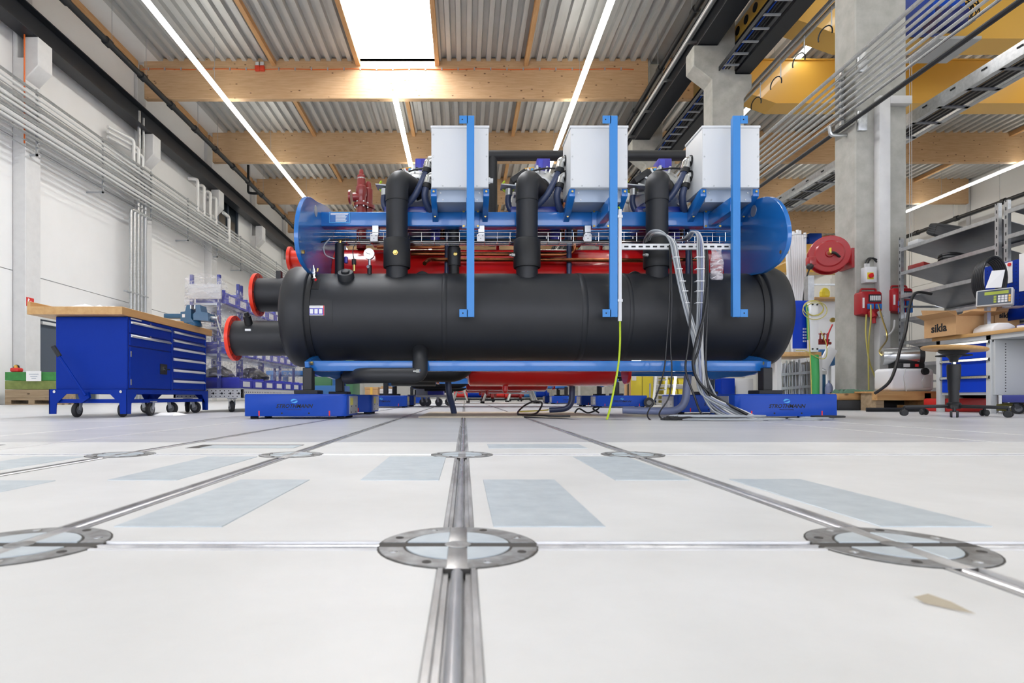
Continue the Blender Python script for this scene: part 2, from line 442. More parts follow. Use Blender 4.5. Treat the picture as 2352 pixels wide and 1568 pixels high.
d1 = MB().box(-10.82, -10.77, 14.6, 16.9, 0, 2.15).build('door_1', 'door_grey'); d1['kind'] = 'structure'
MB().box(-10.80, -10.74, 14.5, 14.6, 0, 2.3).box(-10.80, -10.74, 16.9, 17.0, 0, 2.3).box(-10.80, -10.74, 14.5, 17.0, 2.15, 2.3).build('door_frame', 'plastic_grey', d1)
MB().box(-10.77, -10.70, 14.7, 15.5, 2.02, 2.1).build('door_closer', 'plastic_grey', d1, bevel=.01)
wr = MB().box(25.56, 25.9, -9.4, 62.2, -.05, 11.6).build('wall_right', 'white_wall', smooth=0); wr['kind'] = 'structure'
for i in range(10):
    for (z0, z1) in ((.0, 3.2), (3.2, 6.4), (6.4, 9.3), (9.3, 11.1)):
        MB().box(25.5, 25.57, 8.8+5.1*i+.5, 8.8+5.1*i+5.08, z0+.008, z1-.008).build('wall_panel', 'white_wall', wr, bevel=.006, seg=1)
wb = MB().box(-11.2, 26.2, 62.0, 62.3, -.05, 11.6).build('wall_back', 'white_wall', smooth=0); wb['kind'] = 'structure'
for i in range(12):
    for (z0, z1) in ((.0, 3.2), (3.2, 6.4), (6.4, 9.6)):
        MB().box(-10.9+3*i, -10.9+3*i+2.98, 61.95, 62.02, z0+.01, z1-.01).build('wall_panel', 'white_wall', wb, bevel=.006, seg=1)
for n, (x0, x1) in enumerate(((8, 11), (12, 15), (16, 19), (-9, -6), (-5, -2))):
    w = MB().box(x0-.1, x1+.1, 61.88, 61.96, 3.9, 4.0).box(x0-.1, x1+.1, 61.88, 61.96, 6.0, 6.1).box(x0-.1, x0, 61.88, 61.96, 4, 6).box(x1, x1+.1, 61.88, 61.96, 4, 6).build('window_%d' % (n+2), 'grey_metal'); w['kind'] = 'structure'
    MB().box(x0, x1, 61.92, 61.94, 4.0, 6.0).build('pane', 'lit_window', w)
wf = MB().box(-11.2, 26.2, -9.3, -9.1, -.05, 11.6).build('wall_front', 'white_wall', smooth=0); wf['kind'] = 'structure'
for n, x0 in enumerate((-10.2, -6.1, -2.0, 2.1, 8.0, 14.0, 20.0)):          # unseen windows added for the inferred frontal daylight, behind the camera
    x1 = x0+3.7
    w = MB().box(x0-.1, x1+.1, -9.1, -9.02, 1.1, 1.2).box(x0-.1, x1+.1, -9.1, -9.02, 5.4, 5.5).box(x0-.1, x0, -9.1, -9.02, 1.2, 5.4).box(x1, x1+.1, -9.1, -9.02, 1.2, 5.4).box(x0, x1, -9.1, -9.02, 3.28, 3.32).build('window_%d' % (n+8), 'grey_metal'); w['kind'] = 'structure'
    for z0, z1 in ((1.2, 3.28), (3.32, 5.4)): MB().box(x0, x1, -9.08, -9.05, z0, z1).build('pane', 'added_daylight_pane', w)

# ---- roof: corrugated deck between timber purlins, skylight over the left bay
SKX0, SKX1, SKY0, SKY1 = -3.46, -.89, 3.8, 18.85
ce = MB().box(-11.2, SKX0-.02, -14.2, 62.2, 11.27, 11.5).box(SKX1+.02, 26.2, -14.2, 62.2, 11.27, 11.5).box(SKX0-.02, SKX1+.02, SKY1+.02, 62.2, 11.27, 11.5).box(SKX0-.02, SKX1+.02, -14.2, SKY0-.02, 11.27, 11.5).build('ceiling', 'deck_metal', smooth=0)
ce['kind'] = 'structure'; ce['label'] = 'grey corrugated metal roof deck on timber beams'
def deck(x0, x1, y0, y1):
    p = .33; n = max(1, round((x1-x0)/p)); p = (x1-x0)/n; v = []; f = []
    prof = []
    for i in range(n):
        b = x0+i*p; prof += [(b, 0), (b+p*.40, 0), (b+p*.50, .13), (b+p*.90, .13)]
    prof.append((x1, 0))
    m = MB(); k = len(prof)
    m.add([(u, y, ROOF+w) for y in (y0, y1) for u, w in prof], [(i, i+1, i+1+k, i+k) for i in range(k-1)])
    m.build('deck_sheet', 'deck_metal', ce, smooth=0)
PUR = [-6.2, -2.1, 2.0]
PURR = [10.3, 14.4, 18.5, 22.6]
for b in range(len(YB)-1):
    y0, y1 = YB[b]+.1, YB[b+1]-.1
    sky = YB[b+1] < 19.1 and YB[b] > 3.5
    xs = [-9.96, -6.2, SKX0, SKX1, 2.0, 6.1] if sky else [-9.96]+PUR+[6.1]
    for x0, x1 in zip(xs[:-1], xs[1:]):
        if sky and x0 == SKX0: continue
        if y1 > 2: deck(x0, x1, y0-.08, y1+.08)
    if y1 > 2:
        xr = [6.5]+PURR+[25.5]
        for x0, x1 in zip(xr[:-1], xr[1:]): deck(x0, x1, y0-.08, y1+.08)
        MB().box(-10.8, -9.96, y0-.08, y1+.08, ROOF, ROOF+.05).build('edge_panel', 'white_wall', ce)
    if 8 < y1 < 50:
        for x in (xs[1:-1]+PURR):
            MB().box(x-.07, x+.07, y0-.02, y1+.02, ROOF-.16, ROOF+.02).build('purlin', 'glulam_y', ce, bevel=.004, seg=1)
        MB().box(-10.8, -10.62, y0, y1, ROOF-.22, ROOF).build('purlin', 'glulam_y', ce, bevel=.004, seg=1)
sk = MB().box(SKX0-.04, SKX0+.02, SKY0, SKY1, ROOF, 11.75).box(SKX1-.02, SKX1+.04, SKY0, SKY1, ROOF, 11.75).box(SKX0, SKX1, SKY1, SKY1+.05, ROOF, 11.75).box(SKX0, SKX1, SKY0-.05, SKY0, ROOF, 11.75).build('window_7', 'white_wall'); sk['kind'] = 'structure'; sk['label'] = 'long bright skylight in the roof'
for i in range(3):
    MB().box(SKX0, SKX1, SKY0+i*5.02, SKY0+i*5.02+4.98, 11.6, 11.65).build('pane', 'skylight_pane', sk)
for i, y in enumerate(YB):
    if y < 3: continue
    j = i-2
    o = MB().box(-10.43, 5.98, y-.1, y+.1, 9.88, ROOF+.1).build('roof_beam', 'glulam', bevel=.012, seg=1)
    tag(o, 'glued timber roof beam across the hall with the skylight, %s from the camera' % ORD[j], 'beam', 'timber roof beams over the left hall')
    o = MB().box(6.52, 25.3, y-.1, y+.1, 9.88, ROOF+.1).build('roof_beam', 'glulam', bevel=.012, seg=1)
    tag(o, 'glued timber roof beam across the crane hall on the right, %s from the camera' % ORD[j], 'beam', 'timber roof beams over the right hall')

# ---- concrete columns
for i, y in enumerate([13.85+5.1*k for k in range(8)]):
    o = MB().prism([(-10.82, 0), (-10.5, 0), (-10.5, 8.3), (-10.7, 8.3), (-10.7, 11.1), (-10.82, 11.1)], 'y', y, y+.5).build('wall_column', 'concrete_light', bevel=.015, seg=1)
    tag(o, 'concrete wall column carrying the left crane rail, %s along the white wall' % ORD[i], 'column', 'columns on the left wall')
    MB().prism([(-10.52, 7.75), (-10.18, 8.1), (-10.18, 8.78), (-10.52, 8.78)], 'y', y-.02, y+.46).build('corbel', 'concrete_light', o, bevel=.015, seg=1)
MY = [8.8+5.1*k for k in range(9)]
for i, y in enumerate(MY):
    poly = [(5.94, 0), (6.73, 0), (6.71, 7.33), (6.9, 7.6), (6.9, 7.93), (6.5, 7.93), (6.5, 11.1), (6.1, 11.1), (6.1, 8.62), (5.5, 8.62), (5.5, 8.13), (5.94, 7.79)]
    o = MB().prism(poly, 'y', y, y+.5).build('hall_column', 'concrete', bevel=.015, seg=1)
    tag(o, ['massive concrete column beside the red hose reel and sockets', 'concrete column with crane corbels behind the grey boxes of the chiller'][i] if i < 2 else 'concrete column with crane corbels in the middle row, %s from the camera' % ORD[i], 'column', 'columns between the two halls')
for i, y in enumerate([8.8+5.1*k for k in range(9)]):
    o = MB().prism([(25.52, 0), (25.2, 0), (25.2, 8.3), (25.3, 8.3), (25.3, 11.1), (25.52, 11.1)], 'y', y, y+.5).build('wall_column', 'concrete_light', bevel=.015, seg=1)
    tag(o, 'concrete wall column on the far right wall, %s from the camera' % ORD[i], 'column', 'columns on the right wall')
# ---- crane runways
def ibeam(x0, x1, z0, z1, y0, y1, label):
    w = (x0+x1)/2; t = .03
    m = MB().prism([(x0, z0), (x1, z0), (x1, z0+t), (w+.015, z0+t), (w+.015, z1-t), (x1, z1-t), (x1, z1), (x0, z1), (x0, z1-t), (w-.015, z1-t), (w-.015, z0+t), (x0, z0+t)], 'y', y0, y1)
    o = m.build('crane_runway', 'black_steel', smooth=0)
    tag(o, label, 'crane rail')
    MB().box(w-.03, w+.03, y0, y1, z1, z1+.06).build('rail_head', 'black_steel', o)
    return o
ibeam(-10.62, -10.22, 8.79, 9.42, 6, 60, 'black steel crane runway beam on corbels along the white left wall')
ibeam(5.6, 6.08, 8.63, 9.3, 6, 60, 'black steel crane runway beam on the left corbels of the middle columns')
ibeam(6.51, 6.88, 7.95, 8.7, 6, 60, 'black steel crane runway beam on the right corbels of the middle columns')
# perforated yellow girder beside the right runway (end carriage of the crane)
o = MB().box(6.56, 6.84, 11.2, 16.6, 8.77, 9.15).build('crane_carriage', 'crane_yellow', bevel=.01); tag(o, 'yellow crane end carriage with round holes on the right runway', 'crane part')
for k in range(6): MB().cyl((6.545, 11.8+k*.42, 8.96), (6.57, 11.8+k*.42, 8.96), .1, n=16).build('hole', 'ink', o)
o = MB().box(6.56, 7.02, 34.6, 38.2, 8.77, 9.15).build('crane_carriage', 'crane_yellow', bevel=.01); tag(o, 'yellow end carriage of the distant crane on the right runway', 'crane part')
# ---- LED strips
def strip(x, z, y0, y1, label):
    o = thing('led_strip', label, 'ceiling light', (x, y0, z), 'rows of LED strip lights')
    MB().box(x-.035, x+.035, y0, y1, z+.03, z+.10).build('housing', 'plastic_white', o)
    for q in range(int((y1-y0)//5.1)): MB().cyl((x, y0+.6+5.1*q, z+.1), (x, y0+.6+5.1*q, ROOF), .006, n=6).build('hanger_wire', 'grey_metal', o)
    MB().box(x-.085, x+.085, y0, y1, z, z+.03).build('diffuser', 'led', o)
    return o
strip(-7.6, 9.62, -8.5, 60, 'long white LED light strip nearest the left wall')
strip(-2.2, 9.62, 18.4, 60, 'white LED light strip starting behind the skylight')
strip(3.5, 9.62, -8.5, 60, 'long white LED light strip above the middle of the chiller, left of the columns')
strip(9.43, 9.75, -8.5, 60, 'LED light strip in the crane hall just right of the middle columns')
strip(16.22, 9.75, -8.5, 60, 'LED light strip down the middle of the crane hall')
strip(22.9, 9.75, -8.5, 60, 'LED light strip in the crane hall nearest the right wall')

# ---- yellow overhead cranes in the right hall
def girder(y0, y1, z0, z1, x0, mt, label):
    o = thing('crane_girder', label, 'crane girder', (x0, y0, z0), 'yellow bridge crane girders')
    prof = [(x0, z1), (24.5, z1), (24.5, z0), (x0+1.75, z0), (x0+.5, z0+.45), (x0, z0+.5)]
    MB().prism(prof, 'y', y0, y1).build('web', mt, o, smooth=0)
    pf = [(x0, z0+.47), (x0+.5, z0+.42), (x0+1.75, z0-.03), (24.5, z0-.03), (24.5, z0), (x0+1.75, z0), (x0+.5, z0+.45), (x0, z0+.5)]
    MB().prism(pf, 'y', y0-.04, y1+.04).build('bottom_flange', 'crane_yellow', o, smooth=0)
    MB().box(x0, 24.5, y0-.05, y1+.05, z1, z1+.03).build('top_flange', 'crane_yellow', o)
    return o
girder(16.3, 16.85, 8.45, 9.64, 7.0, 'crane_yellow', 'lower yellow crane girder right behind the massive column')
g2 = girder(13.2, 13.75, 8.35, 9.64, 7.0, 'crane_yellow', 'nearer yellow crane girder at the top right corner')
girder(36, 36.8, 7.95, 9.64, 7.0, 'crane_yellow', 'distant yellow crane girder seen past the red hose reel')
ho = thing('crane_hoist', 'blue hoist with cable chain on the nearer yellow crane', 'hoist', (10.4, 12.6, 7.7))
MB().box(9.95, 10.65, 12.3, 13.1, 8.3, 9.3).build('motor_housing', 'cart_blue', ho, bevel=.03)
MB().cyl((10.0, 12.4, 8.25), (10.6, 12.4, 8.25), .25, n=24).build('drum', 'cart_blue_dark', ho)
MB().box(9.9, 10.9, 12.2, 13.1, 7.72, 7.78).build('platform', 'grey_metal', ho)
for k in range(9): MB().torus((10.85+.02*math.sin(k), 12.5+.03*k, 8.45+.12*(k % 3)), (.3, 1, .2), .22, .012, 16, 5).build('cable', 'cable_black', ho)
ho2 = thing('crane_drive', 'blue crane motor on top of the distant yellow girder', 'motor', (WX(1860, 36), 36.3, 9.7))
a = W(1842, 561, 36.2); b = W(1886, 536, 36.2)
MB().box(a.x+.4, b.x, 36.1, 36.7, 9.68, b.z).build('motor_housing', 'cart_blue', ho2, bevel=.05)
MB().cyl((a.x-.5, 36.4, 9.95), (a.x+.4, 36.4, 9.95), .25, n=16).build('motor', 'cart_blue', ho2)

# ---- dark suspended pipes
def couplings_pipe(x, z, y0, y1, r, step, label, hang=True):
    o = thing('black_pipe', label, 'pipe', (x, y0, z))
    MB().cyl((x, y0, z), (x, y1, z), r, n=12).build('tube', 'dark_pipe', o)
    y = y0+step/2
    while y < y1:
        MB().lathe((x, y-.11, z), (0, 1, 0), [(0, r), (.01, r*1.35), (.08, r*1.35), (.14, r*1.35), (.21, r*1.35), (.22, r)], 12).build('coupling', 'dark_pipe', o)
        if hang: MB().cyl((x, y+.2, z), (x, y+.2, ROOF), .008, n=6).build('hanger_rod', 'grey_metal', o)
        y += step
    return o
o = couplings_pipe(-9.65, 9.765, 8, 60, .085, 1.7, 'black sprinkler pipe with couplings below the roof along the left wall')
o = couplings_pipe(5.72, 9.75, 8, 60, .08, 2.55, 'black sprinkler pipe with couplings below the roof beside the middle columns')
couplings_pipe(24.75, 9.15, 10, 60, .1, 2.55, 'black pipe along the far right wall')
hk = W(574, 390, 27.2)
tag(MB().tube(fillet([(-10.2, 27.3, 11.1), (-10.2, 27.3, 9.8), (-10.0, 27.3, 9.765), (-9.66, 27.3, 9.765)], .1), .06, 8).build('pipe_drop', 'dark_pipe'), 'short black pipe drop hooked below the sprinkler pipe', 'pipe')
# ---- orange cable and junction box on the second visible beam
oc = thing('orange_cable', 'orange cable clipped along the beam under the skylight', 'cable', (-10.5, 18.82, 10.85))
zc = 10.83
MB().tube([(x, 18.835, zc+.012*math.sin(x*3)) for x in [-10.5+.4*k for k in range(41)]], .014, 6).build('cable', 'orange_cable', oc)
for k in range(30): MB().box(-10.3+.53*k, -10.26+.53*k, 18.815, 18.85, zc-.03, zc+.05).build('clip', 'grey_metal', oc)
jb = thing('junction_box', 'orange junction boxes under the purlin on the roof beam', 'junction box', W(597, 152, 18.82))
for px in (592, 603):
    a = W(px, 155, 18.82); MB().box(a.x-.08, a.x+.07, 18.76, 18.85, a.z-.12, a.z+.04).build('box', 'red_box', jb, bevel=.01); MB().box(a.x-.06, a.x+.05, 18.77, 18.85, a.z+.05, a.z+.16).build('gland', 'plastic_grey', jb)
# orange cables running up next to a left column
tag(MB().tube([(-10.45, 13.75, 6.2), (-10.45, 13.75, 8.78)], .018, 6).build('orange_cable', 'orange_cable'), 'orange cable running down the nearest left wall column', 'cable')

# ---- pipe bundle on the left wall
pb = thing('pipe_bundle', 'bundle of white and galvanised pipes along the left wall', 'pipes', (-10.3, 11, 6.3))
for k in range(10):
    z = 6.36+.125*k; r = .05 if k in (2, 3, 6) else .036
    MB().cyl((-10.28, 10.5, z), (-10.28, 60, z), r, n=8).build('pipe', 'white_pipe' if k % 3 else 'galv', pb)
for k, z in enumerate((6.05, 6.2)):
    MB().cyl((-10.3, 10.5, z), (-10.3, 60, z), .014, n=6).build('pipe', 'galv', pb)
for k in range(4):
    MB().cyl((-10.42, 10.5, 6.6+.2*k), (-10.42, 60, 6.6+.2*k), .024, n=8).build('pipe', 'white_pipe', pb)
y = 14.0
while y < 45:
    MB().box(-10.36, -10.32, y-.02, y+.02, 6.0, 7.6).box(-10.8, -10.32, y-.02, y+.02, 6.0, 6.04).build('bracket', 'grey_metal', pb); y += 2.55
vp = thing('riser_pipes', 'vertical galvanised pipes dropping to the floor beside the second wall column', 'pipes', (-10.4, 18.4, 0))
for k in range(5):
    y = 17.95+.2*k
    MB().tube(fillet([(-10.34, y, .05), (-10.34, y, 6.0+.02*k), (-10.34, y+.9, 6.0+.02*k)], .12) if k < 2 else [(-10.34, y, .05), (-10.34, y, 7.3)], .05 if k != 3 else .035, 10).build('pipe', 'galv' if k != 4 else 'grey_metal', vp)
MB().box(-10.42, -10.3, 17.7, 18.9, 3.4, 3.44).build('bracket', 'grey_metal', vp)
for k in range(3):
    MB().tube(fillet([(-10.34, 18.1+.25*k, 7.3), (-10.34, 18.1+.25*k, 8.2-.15*k), (-10.6, 17.2, 8.2-.15*k)], .1), .05, 8).build('pipe', 'white_pipe', vp)
MB().tube([(-10.4, 18.5, 7.3), (-10.4, 18.5, 9.3)], .05, 8).tube([(-10.4, 18.75, 7.3), (-10.4, 18.75, 9.2)], .04, 8).build('pipe', 'galv', vp)
ul = thing('pipe_loops', 'white looped pipes rising above the bundle beside the third wall column', 'pipes', (-10.3, 22.5, 7.4))
for k in range(4):
    y = 22.3+.55*k
    MB().tube(fillet([(-10.28, y, 7.3), (-10.28, y, 8.55-.05*k), (-10.6, y-.1, 8.55-.05*k)], .1), .06, 8).build('pipe', 'white_pipe', ul)
MB().tube(fillet([(-10.25, 24.6, 8.0), (-10.25, 25.2, 8.0), (-10.25, 25.2, 6.9), (-10.25, 24.9, 6.9)], .15), .07, 8).build('pipe', 'white_pipe', ul)
# ---- pipes past the middle columns
pr = thing('pipe_rack', 'rack of thin silver pipes running past the massive column', 'pipes', (5.86, 8, 4.5))
for k in range(7):
    z = 4.52+.102*k
    MB().cyl((5.85, 3.5, z), (5.85, 44, z), .021, n=8).build('pipe', 'galv' if k < 6 else 'steel', pr)
    MB().box(5.82, 5.94, 9.02, 9.06, z-.03, z-.02).build('clamp', 'grey_metal', pr)
MB().cyl((5.80, 3.5, 5.22), (5.80, 44, 5.22), .03, n=8).build('pipe', 'galv', pr)
for y in (9.02, 14.1, 19.2, 24.3, 6.1):
    MB().box(5.87, 5.91, y, y+.05, 4.42, 5.3).build('bracket', 'galv', pr)
tag(MB().cyl((5.87, 3.5, 4.36), (5.87, 44, 4.36), .035, n=10).build('dark_conduit', 'black_steel'), 'dark conduit running below the rack of thin silver pipes', 'pipe')
for y, zz in ((8.72, 4.36), (8.72, 5.25)):
    o = MB().box(5.96, 6.1, 8.76, 8.8, zz-.15, zz+.15).build('conduit_bracket', 'galv', bevel=.01); tag(o, 'galvanised bracket on the massive column, %s one' % ('lower' if zz < 5 else 'upper'), 'bracket')
tag(MB().tube(fillet([(5.93, 9.0, 4.24), (5.69, 9.0, 4.24), (5.67, 9.0, 4.38)], .06), .028, 8).build('pipe_elbow', 'steel'), 'short silver pipe elbow left of the massive column', 'pipe')
ct = thing('cable_tray', 'perforated galvanised cable tray in the crane hall behind the massive column', 'cable tray', (7.1, 8, 4.4))
MB().box(6.95, 6.97, 4, 50, 4.44, 4.62).build('side_rail', 'galv', ct); MB().box(7.43, 7.45, 4, 50, 4.44, 4.62).build('side_rail', 'galv', ct)
MB().box(6.97, 7.03, 4, 50, 4.44, 4.45).box(7.37, 7.43, 4, 50, 4.44, 4.45).build('base', 'grey_metal', ct)
y = 5.0
while y < 26:
    MB().box(6.97, 7.43, y, y+.06, 4.44, 4.455).build('rung', 'shelf_steel', ct)
    MB().box(6.94, 6.955, y+.2, y+.28, 4.55, 4.57).build('slot', 'ink', ct); y += .5
for k in range(4): MB().cyl((7.07+.08*k, 4, 4.475), (7.07+.08*k, 50, 4.475), .02, n=6).build('cable', 'cable_black', ct)
# ---- ladder tray and light conduit along the left runway
lt = thing('cable_ladder', 'black cable ladder with blue wires between the crane runways', 'cable tray', (6.2, 9, 8.3))
MB().box(6.1, 6.12, 9.4, 45, 8.0, 8.1).box(6.48, 6.5, 9.4, 45, 8.0, 8.1).build('side_rail', 'black_steel', lt)
y = 9.6
while y < 30: MB().box(6.12, 6.48, y, y+.05, 8.0, 8.03).build('rung', 'grey_metal', lt); y += .45
for k in range(3): MB().cyl((6.2+.07*k, 9.4, 8.05), (6.2+.07*k, 45, 8.05), .018, n=6).build('wire', ('cart_blue', 'cable_black', 'cable_black')[k], lt)
lc = thing('runway_conduit', 'light grey conductor rail along the left side of the middle crane runway', 'conduit', (5.5, 9, 8.9))
MB().box(5.44, 5.52, 6, 60, 8.86, 8.98).build('rail', 'galv', lc); MB().cyl((5.4, 6, 8.82), (5.4, 60, 8.82), .025, n=8).build('conduit', 'white_pipe', lc)
y = 9.0
while y < 40: MB().box(5.4, 5.66, y, y+.06, 8.79, 8.85).build('bracket', 'steel', lc); y += 1.7
rc = thing('runway_conduit', 'grey festoon rail hanging right of the right crane runway', 'conduit', (7.1, 9, 7.7))
MB().box(7.03, 7.08, 6, 45, 7.75, 7.83).box(7.14, 7.18, 6, 45, 7.72, 7.80).build('rail', 'galv', rc)
for k in range(5): MB().cyl((7.1, 11.2+.9*k, 7.72), (7.1, 11.2+.9*k, 7.35), .012, n=6).build('hanger', 'grey_metal', rc); MB().torus((7.1, 11.4+.9*k, 7.3), (1, .3, 0), .16, .014, 14, 5, PI*.9, PI*2.1).build('cable', 'cable_black', rc)
# ---- duct on the column and hanging chains
dc = thing('cable_duct', 'white vertical cable duct with a short arm on the massive column', 'duct', (WX(2028, 8.75), 8.75, 0))
a = WX(2016, 8.72); b = WX(2041, 8.72)
MB().box(a, b, 8.68, 8.8, 0, WZ(222, 8.72)).build('trunk', 'concrete_light', dc, bevel=.006); MB().box(b, WX(2091, 8.72), 8.68, 8.8, WZ(240, 8.72), WZ(222, 8.72)).build('arm', 'concrete_light', dc, bevel=.006)
tag(MB().tube([W(2089, 130, 8.9), W(2089, 905, 8.9)], .004, 5).tube([W(2094, 130, 8.9), W(2094, 905, 8.9)], .004, 5).build('pull_cord', 'plastic_grey'), 'thin hanging cords just right of the massive column', 'cord')
# ================================================================= chiller on transport carts
VY, VZ, VR, HR = 5.4, .92, .40, .463              # front vessel axis, radius, head radius
XL, XRT = -1.345, 2.595                           # end plates
def vth(py, dy=0.):                               # angle from the top towards the camera on the vessel for an image row
    lo, hi = .1, 2.6
    for _ in range(40):
        t = (lo+hi)/2; Y = VY-VR*math.sin(t); z = VZ+VR*math.cos(t)
        if CY-(z-EYE)/Y*F < py: lo = t
        else: hi = t
    return lo
def vpt(px, py, r=VR):
    t = vth(py); Y = VY-r*math.sin(t); return Vector((WX(px, Y), Y, VZ+r*math.cos(t))), Vector((0, -math.sin(t), math.cos(t)))
def patch(x0, x1, t0, t1, r, h, n=10):
    m = MB(); vs_ = []
    for rr in (r, r+h):
        for k in range(n+1):
            t = t0+(t1-t0)*k/n
            for x in (x0, x1): vs_.append((x, VY-rr*math.sin(t), VZ+rr*math.cos(t)))
    N = 2*(n+1); fs = []
    for k in range(n):
        a = 2*k; fs += [(a, a+1, a+3, a+2), (N+a, N+a+2, N+a+3, N+a+1), (a, a+2, N+a+2, N+a), (a+1, N+a+1, N+a+3, a+3)]
    fs += [(0, N, N+1, 1), (2*n, 2*n+1, N+2*n+1, N+2*n)]
    return m.add(vs_, fs)
PLATE = [(5.35, 1.2), (5.3, 1.28), (5.02, 1.252), (4.9, 1.262), (4.77, 1.29), (4.66, 1.36), (4.62, 1.46), (4.635, 1.58), (4.70, 1.71), (4.80, 1.81), (4.92, 1.88), (5.06, 1.915),
         (5.2, 1.935), (5.45, 1.99), (5.75, 2.03), (6.2, 1.98), (6.55, 1.82), (6.72, 1.5), (6.72, 1.2), (6.6, .8), (6.45, .55), (6.3, .40), (6.0, .36),
         (5.7, .375), (5.4, .365), (5.2, .38), (5.05, .40), (4.94, .43), (4.93, .48), (5.0, .50), (5.12, .53), (5.3, .56), (5.32, .92)]
PLATE = PLATE[:3]+[(p.x, p.y) for p in spline([(a, b, 0) for a, b in PLATE[3:22]], 4)]+PLATE[22:]
def core(T, dy, full):
    s = lambda m: (setattr(m, 'v', [v+Vector((0, dy, 0)) for v in m.v]), m)[1]
    ev = s(MB().lathe((XL, VY, VZ), (1, 0, 0), [(0, VR), (XRT-XL, VR)], 64)).build('evaporator', 'black_foam', T, smooth=60)
    for x, w in ((-.2, .045), (1.02, .05), (1.43, .035)):
        s(MB().lathe((x, VY, VZ), (1, 0, 0), [(0, VR), (.002, VR+.003), (w, VR+.003), (w+.002, VR)], 64, False, False)).build('insulation_seam', 'black_foam', ev, smooth=60)
    for (x, d) in ((XL-.035, -1), (XRT+.035, 1)):
        s(MB().lathe((x, VY, VZ), (d, 0, 0), [(0, .30), (0, HR-.012), (.012, HR), (.15, HR), (.20, HR-.02), (.235, HR-.07), (.252, HR-.16), (.258, .1)], 64)).build('vessel_head', 'black_foam', T, smooth=60)
        s(MB().lathe((x-d*.04, VY, VZ), (d, 0, 0), [(0, VR+.012), (.042, VR+.03)], 64)).build('head_gap', 'black_foam_dark', T, smooth=60)
    for x in (XL, XRT):
        p = s(MB().prism(PLATE, 'x', x-.018, x+.018)).build('end_plate', 'chiller_blue', T, bevel=.003, seg=1, smooth=20)
        s(MB().lathe((x-.022, 5.16, 1.835), (1, 0, 0), [(0, .05), (.044, .05)], 20)).build('lifting_eye', 'grey_metal', p)
        for (yy, zz) in ((4.72, 1.36), (4.99, .47)):
            s(MB().lathe((x-.02, yy, zz), (1, 0, 0), [(0, .016), (.06, .016)], 6)).build('bolt', 'brass', p)
        for yy in (5.0, 6.25):
            f = s(MB().box(x-.04, x+.04, yy-.05, yy+.05, .235, .43)).build('foot', 'black_part', T, bevel=.006, seg=1)
            s(MB().box(x-.10, x+.10, yy-.1, yy+.1, .203, .236)).build('foot_pad', 'rubber', f, bevel=.004, seg=1)
    s(MB().box(XL, XRT, 5.0, 5.1, .402, .492)).build('base_rail', 'chiller_blue', T, bevel=.006, seg=2)
    s(MB().box(XL, XRT, 6.2, 6.3, .402, .492)).build('base_rail', 'chiller_blue', T, bevel=.006, seg=2)
    for yy in (5.37, 5.95):
        s(MB().box(XL, XRT, yy, yy+.13, 1.762, 1.897)).build('top_beam', 'chiller_blue', T, bevel=.012, seg=3)
    cd = s(MB().lathe((XL+.02, 6.1, 1.37), (1, 0, 0), [(0, .35), (XRT-XL-.04, .35)], 56)).build('condenser', 'chiller_red', T, smooth=60)
    s(MB().lathe((XL-.02, 6.1, 1.37), (-1, 0, 0), [(0, .40), (.05, .40), (.06, .34), (.2, .32), (.26, .2)], 40)).build('condenser_head', 'chiller_red', T)
    s(MB().lathe((XRT+.02, 6.1, 1.37), (1, 0, 0), [(0, .40), (.05, .40), (.06, .34), (.2, .32), (.26, .2)], 40)).build('condenser_head', 'chiller_red', T)
    rc_ = s(MB().lathe((.02, 6.0, .46), (1, 0, 0), [(0, .06), (.015, .14), (.04, .17), (1.5, .17), (1.53, .14), (1.55, .06)], 36)).build('receiver', 'chiller_red', T, smooth=60)
    s(MB().lathe((-.25, 6.0, .46), (1, 0, 0), [(0, .075), (.25, .075), (.29, .1)], 24)).build('receiver_neck', 'chiller_red', rc_)
    for x in (-.34, -.29):
        s(MB().lathe((x, 6.0, .46), (1, 0, 0), [(0, .15), (.03, .15)], 24)).build('flange', 'chiller_red', rc_)
    s(MB().lathe((1.66, 6.0, .46), (1, 0, 0), [(0, .15), (.03, .15)], 24)).build('flange', 'chiller_red', rc_)
    s(MB().tube(fillet([(-1.0, 5.75, .8), (-1.0, 5.75, .43), (.02, 5.75, .43), (.02, 5.75, .8)], .2, 8), .105, 20)).build('lower_pipe', 'black_foam_dark', T)
    s(MB().cyl((-.75, 6.0, .42), (-.3, 6.0, .42), .13, n=24)).build('valve_body', 'black_foam_dark', T)
    s(MB().lathe((.42, 6.0, .3), (0, 0, -1), [(0, .03), (.06, .03), (.08, .015)], 12)).build('drain', 'chiller_red', rc_)
CH = thing('water_chiller', 'large black insulated water chiller with blue end plates and three grey control boxes', 'chiller', (.6, 5.6, .2))
core(CH, 0, True)
# water nozzles with red flanges
def nozzle(T, x1, y, z, r, label=None):
    n = MB().lathe((XL-.2, y, z), (-1, 0, 0), [(0, r), (abs(x1-(XL-.2))-.03, r)], 40).build('water_nozzle', 'black_foam', T, smooth=60)
    fl_ = MB().lathe((x1, y, z), (1, 0, 0), [(0, r*.75), (0, r*1.28), (.032, r*1.28), (.032, r*.9)], 40, False, False).build('flange', 'flange_red', n)
    MB().lathe((x1+.02, y, z), (-1, 0, 0), [(0, r*.8), (.002, r*.8)], 30).build('blanking_disc', 'flange_red', n)
    for k in range(12):
        a = 2*PI*k/12; MB().cyl((x1-.002, y+r*1.12*math.cos(a), z+r*1.12*math.sin(a)), (x1+.036, y+r*1.12*math.cos(a), z+r*1.12*math.sin(a)), .011, n=6).build('bolt_hole', 'brown_red', n)
    return n
n1 = nozzle(CH, -2.12, 5.3, .715, .16); n2 = nozzle(CH, -1.985, 5.52, 1.15, .158)
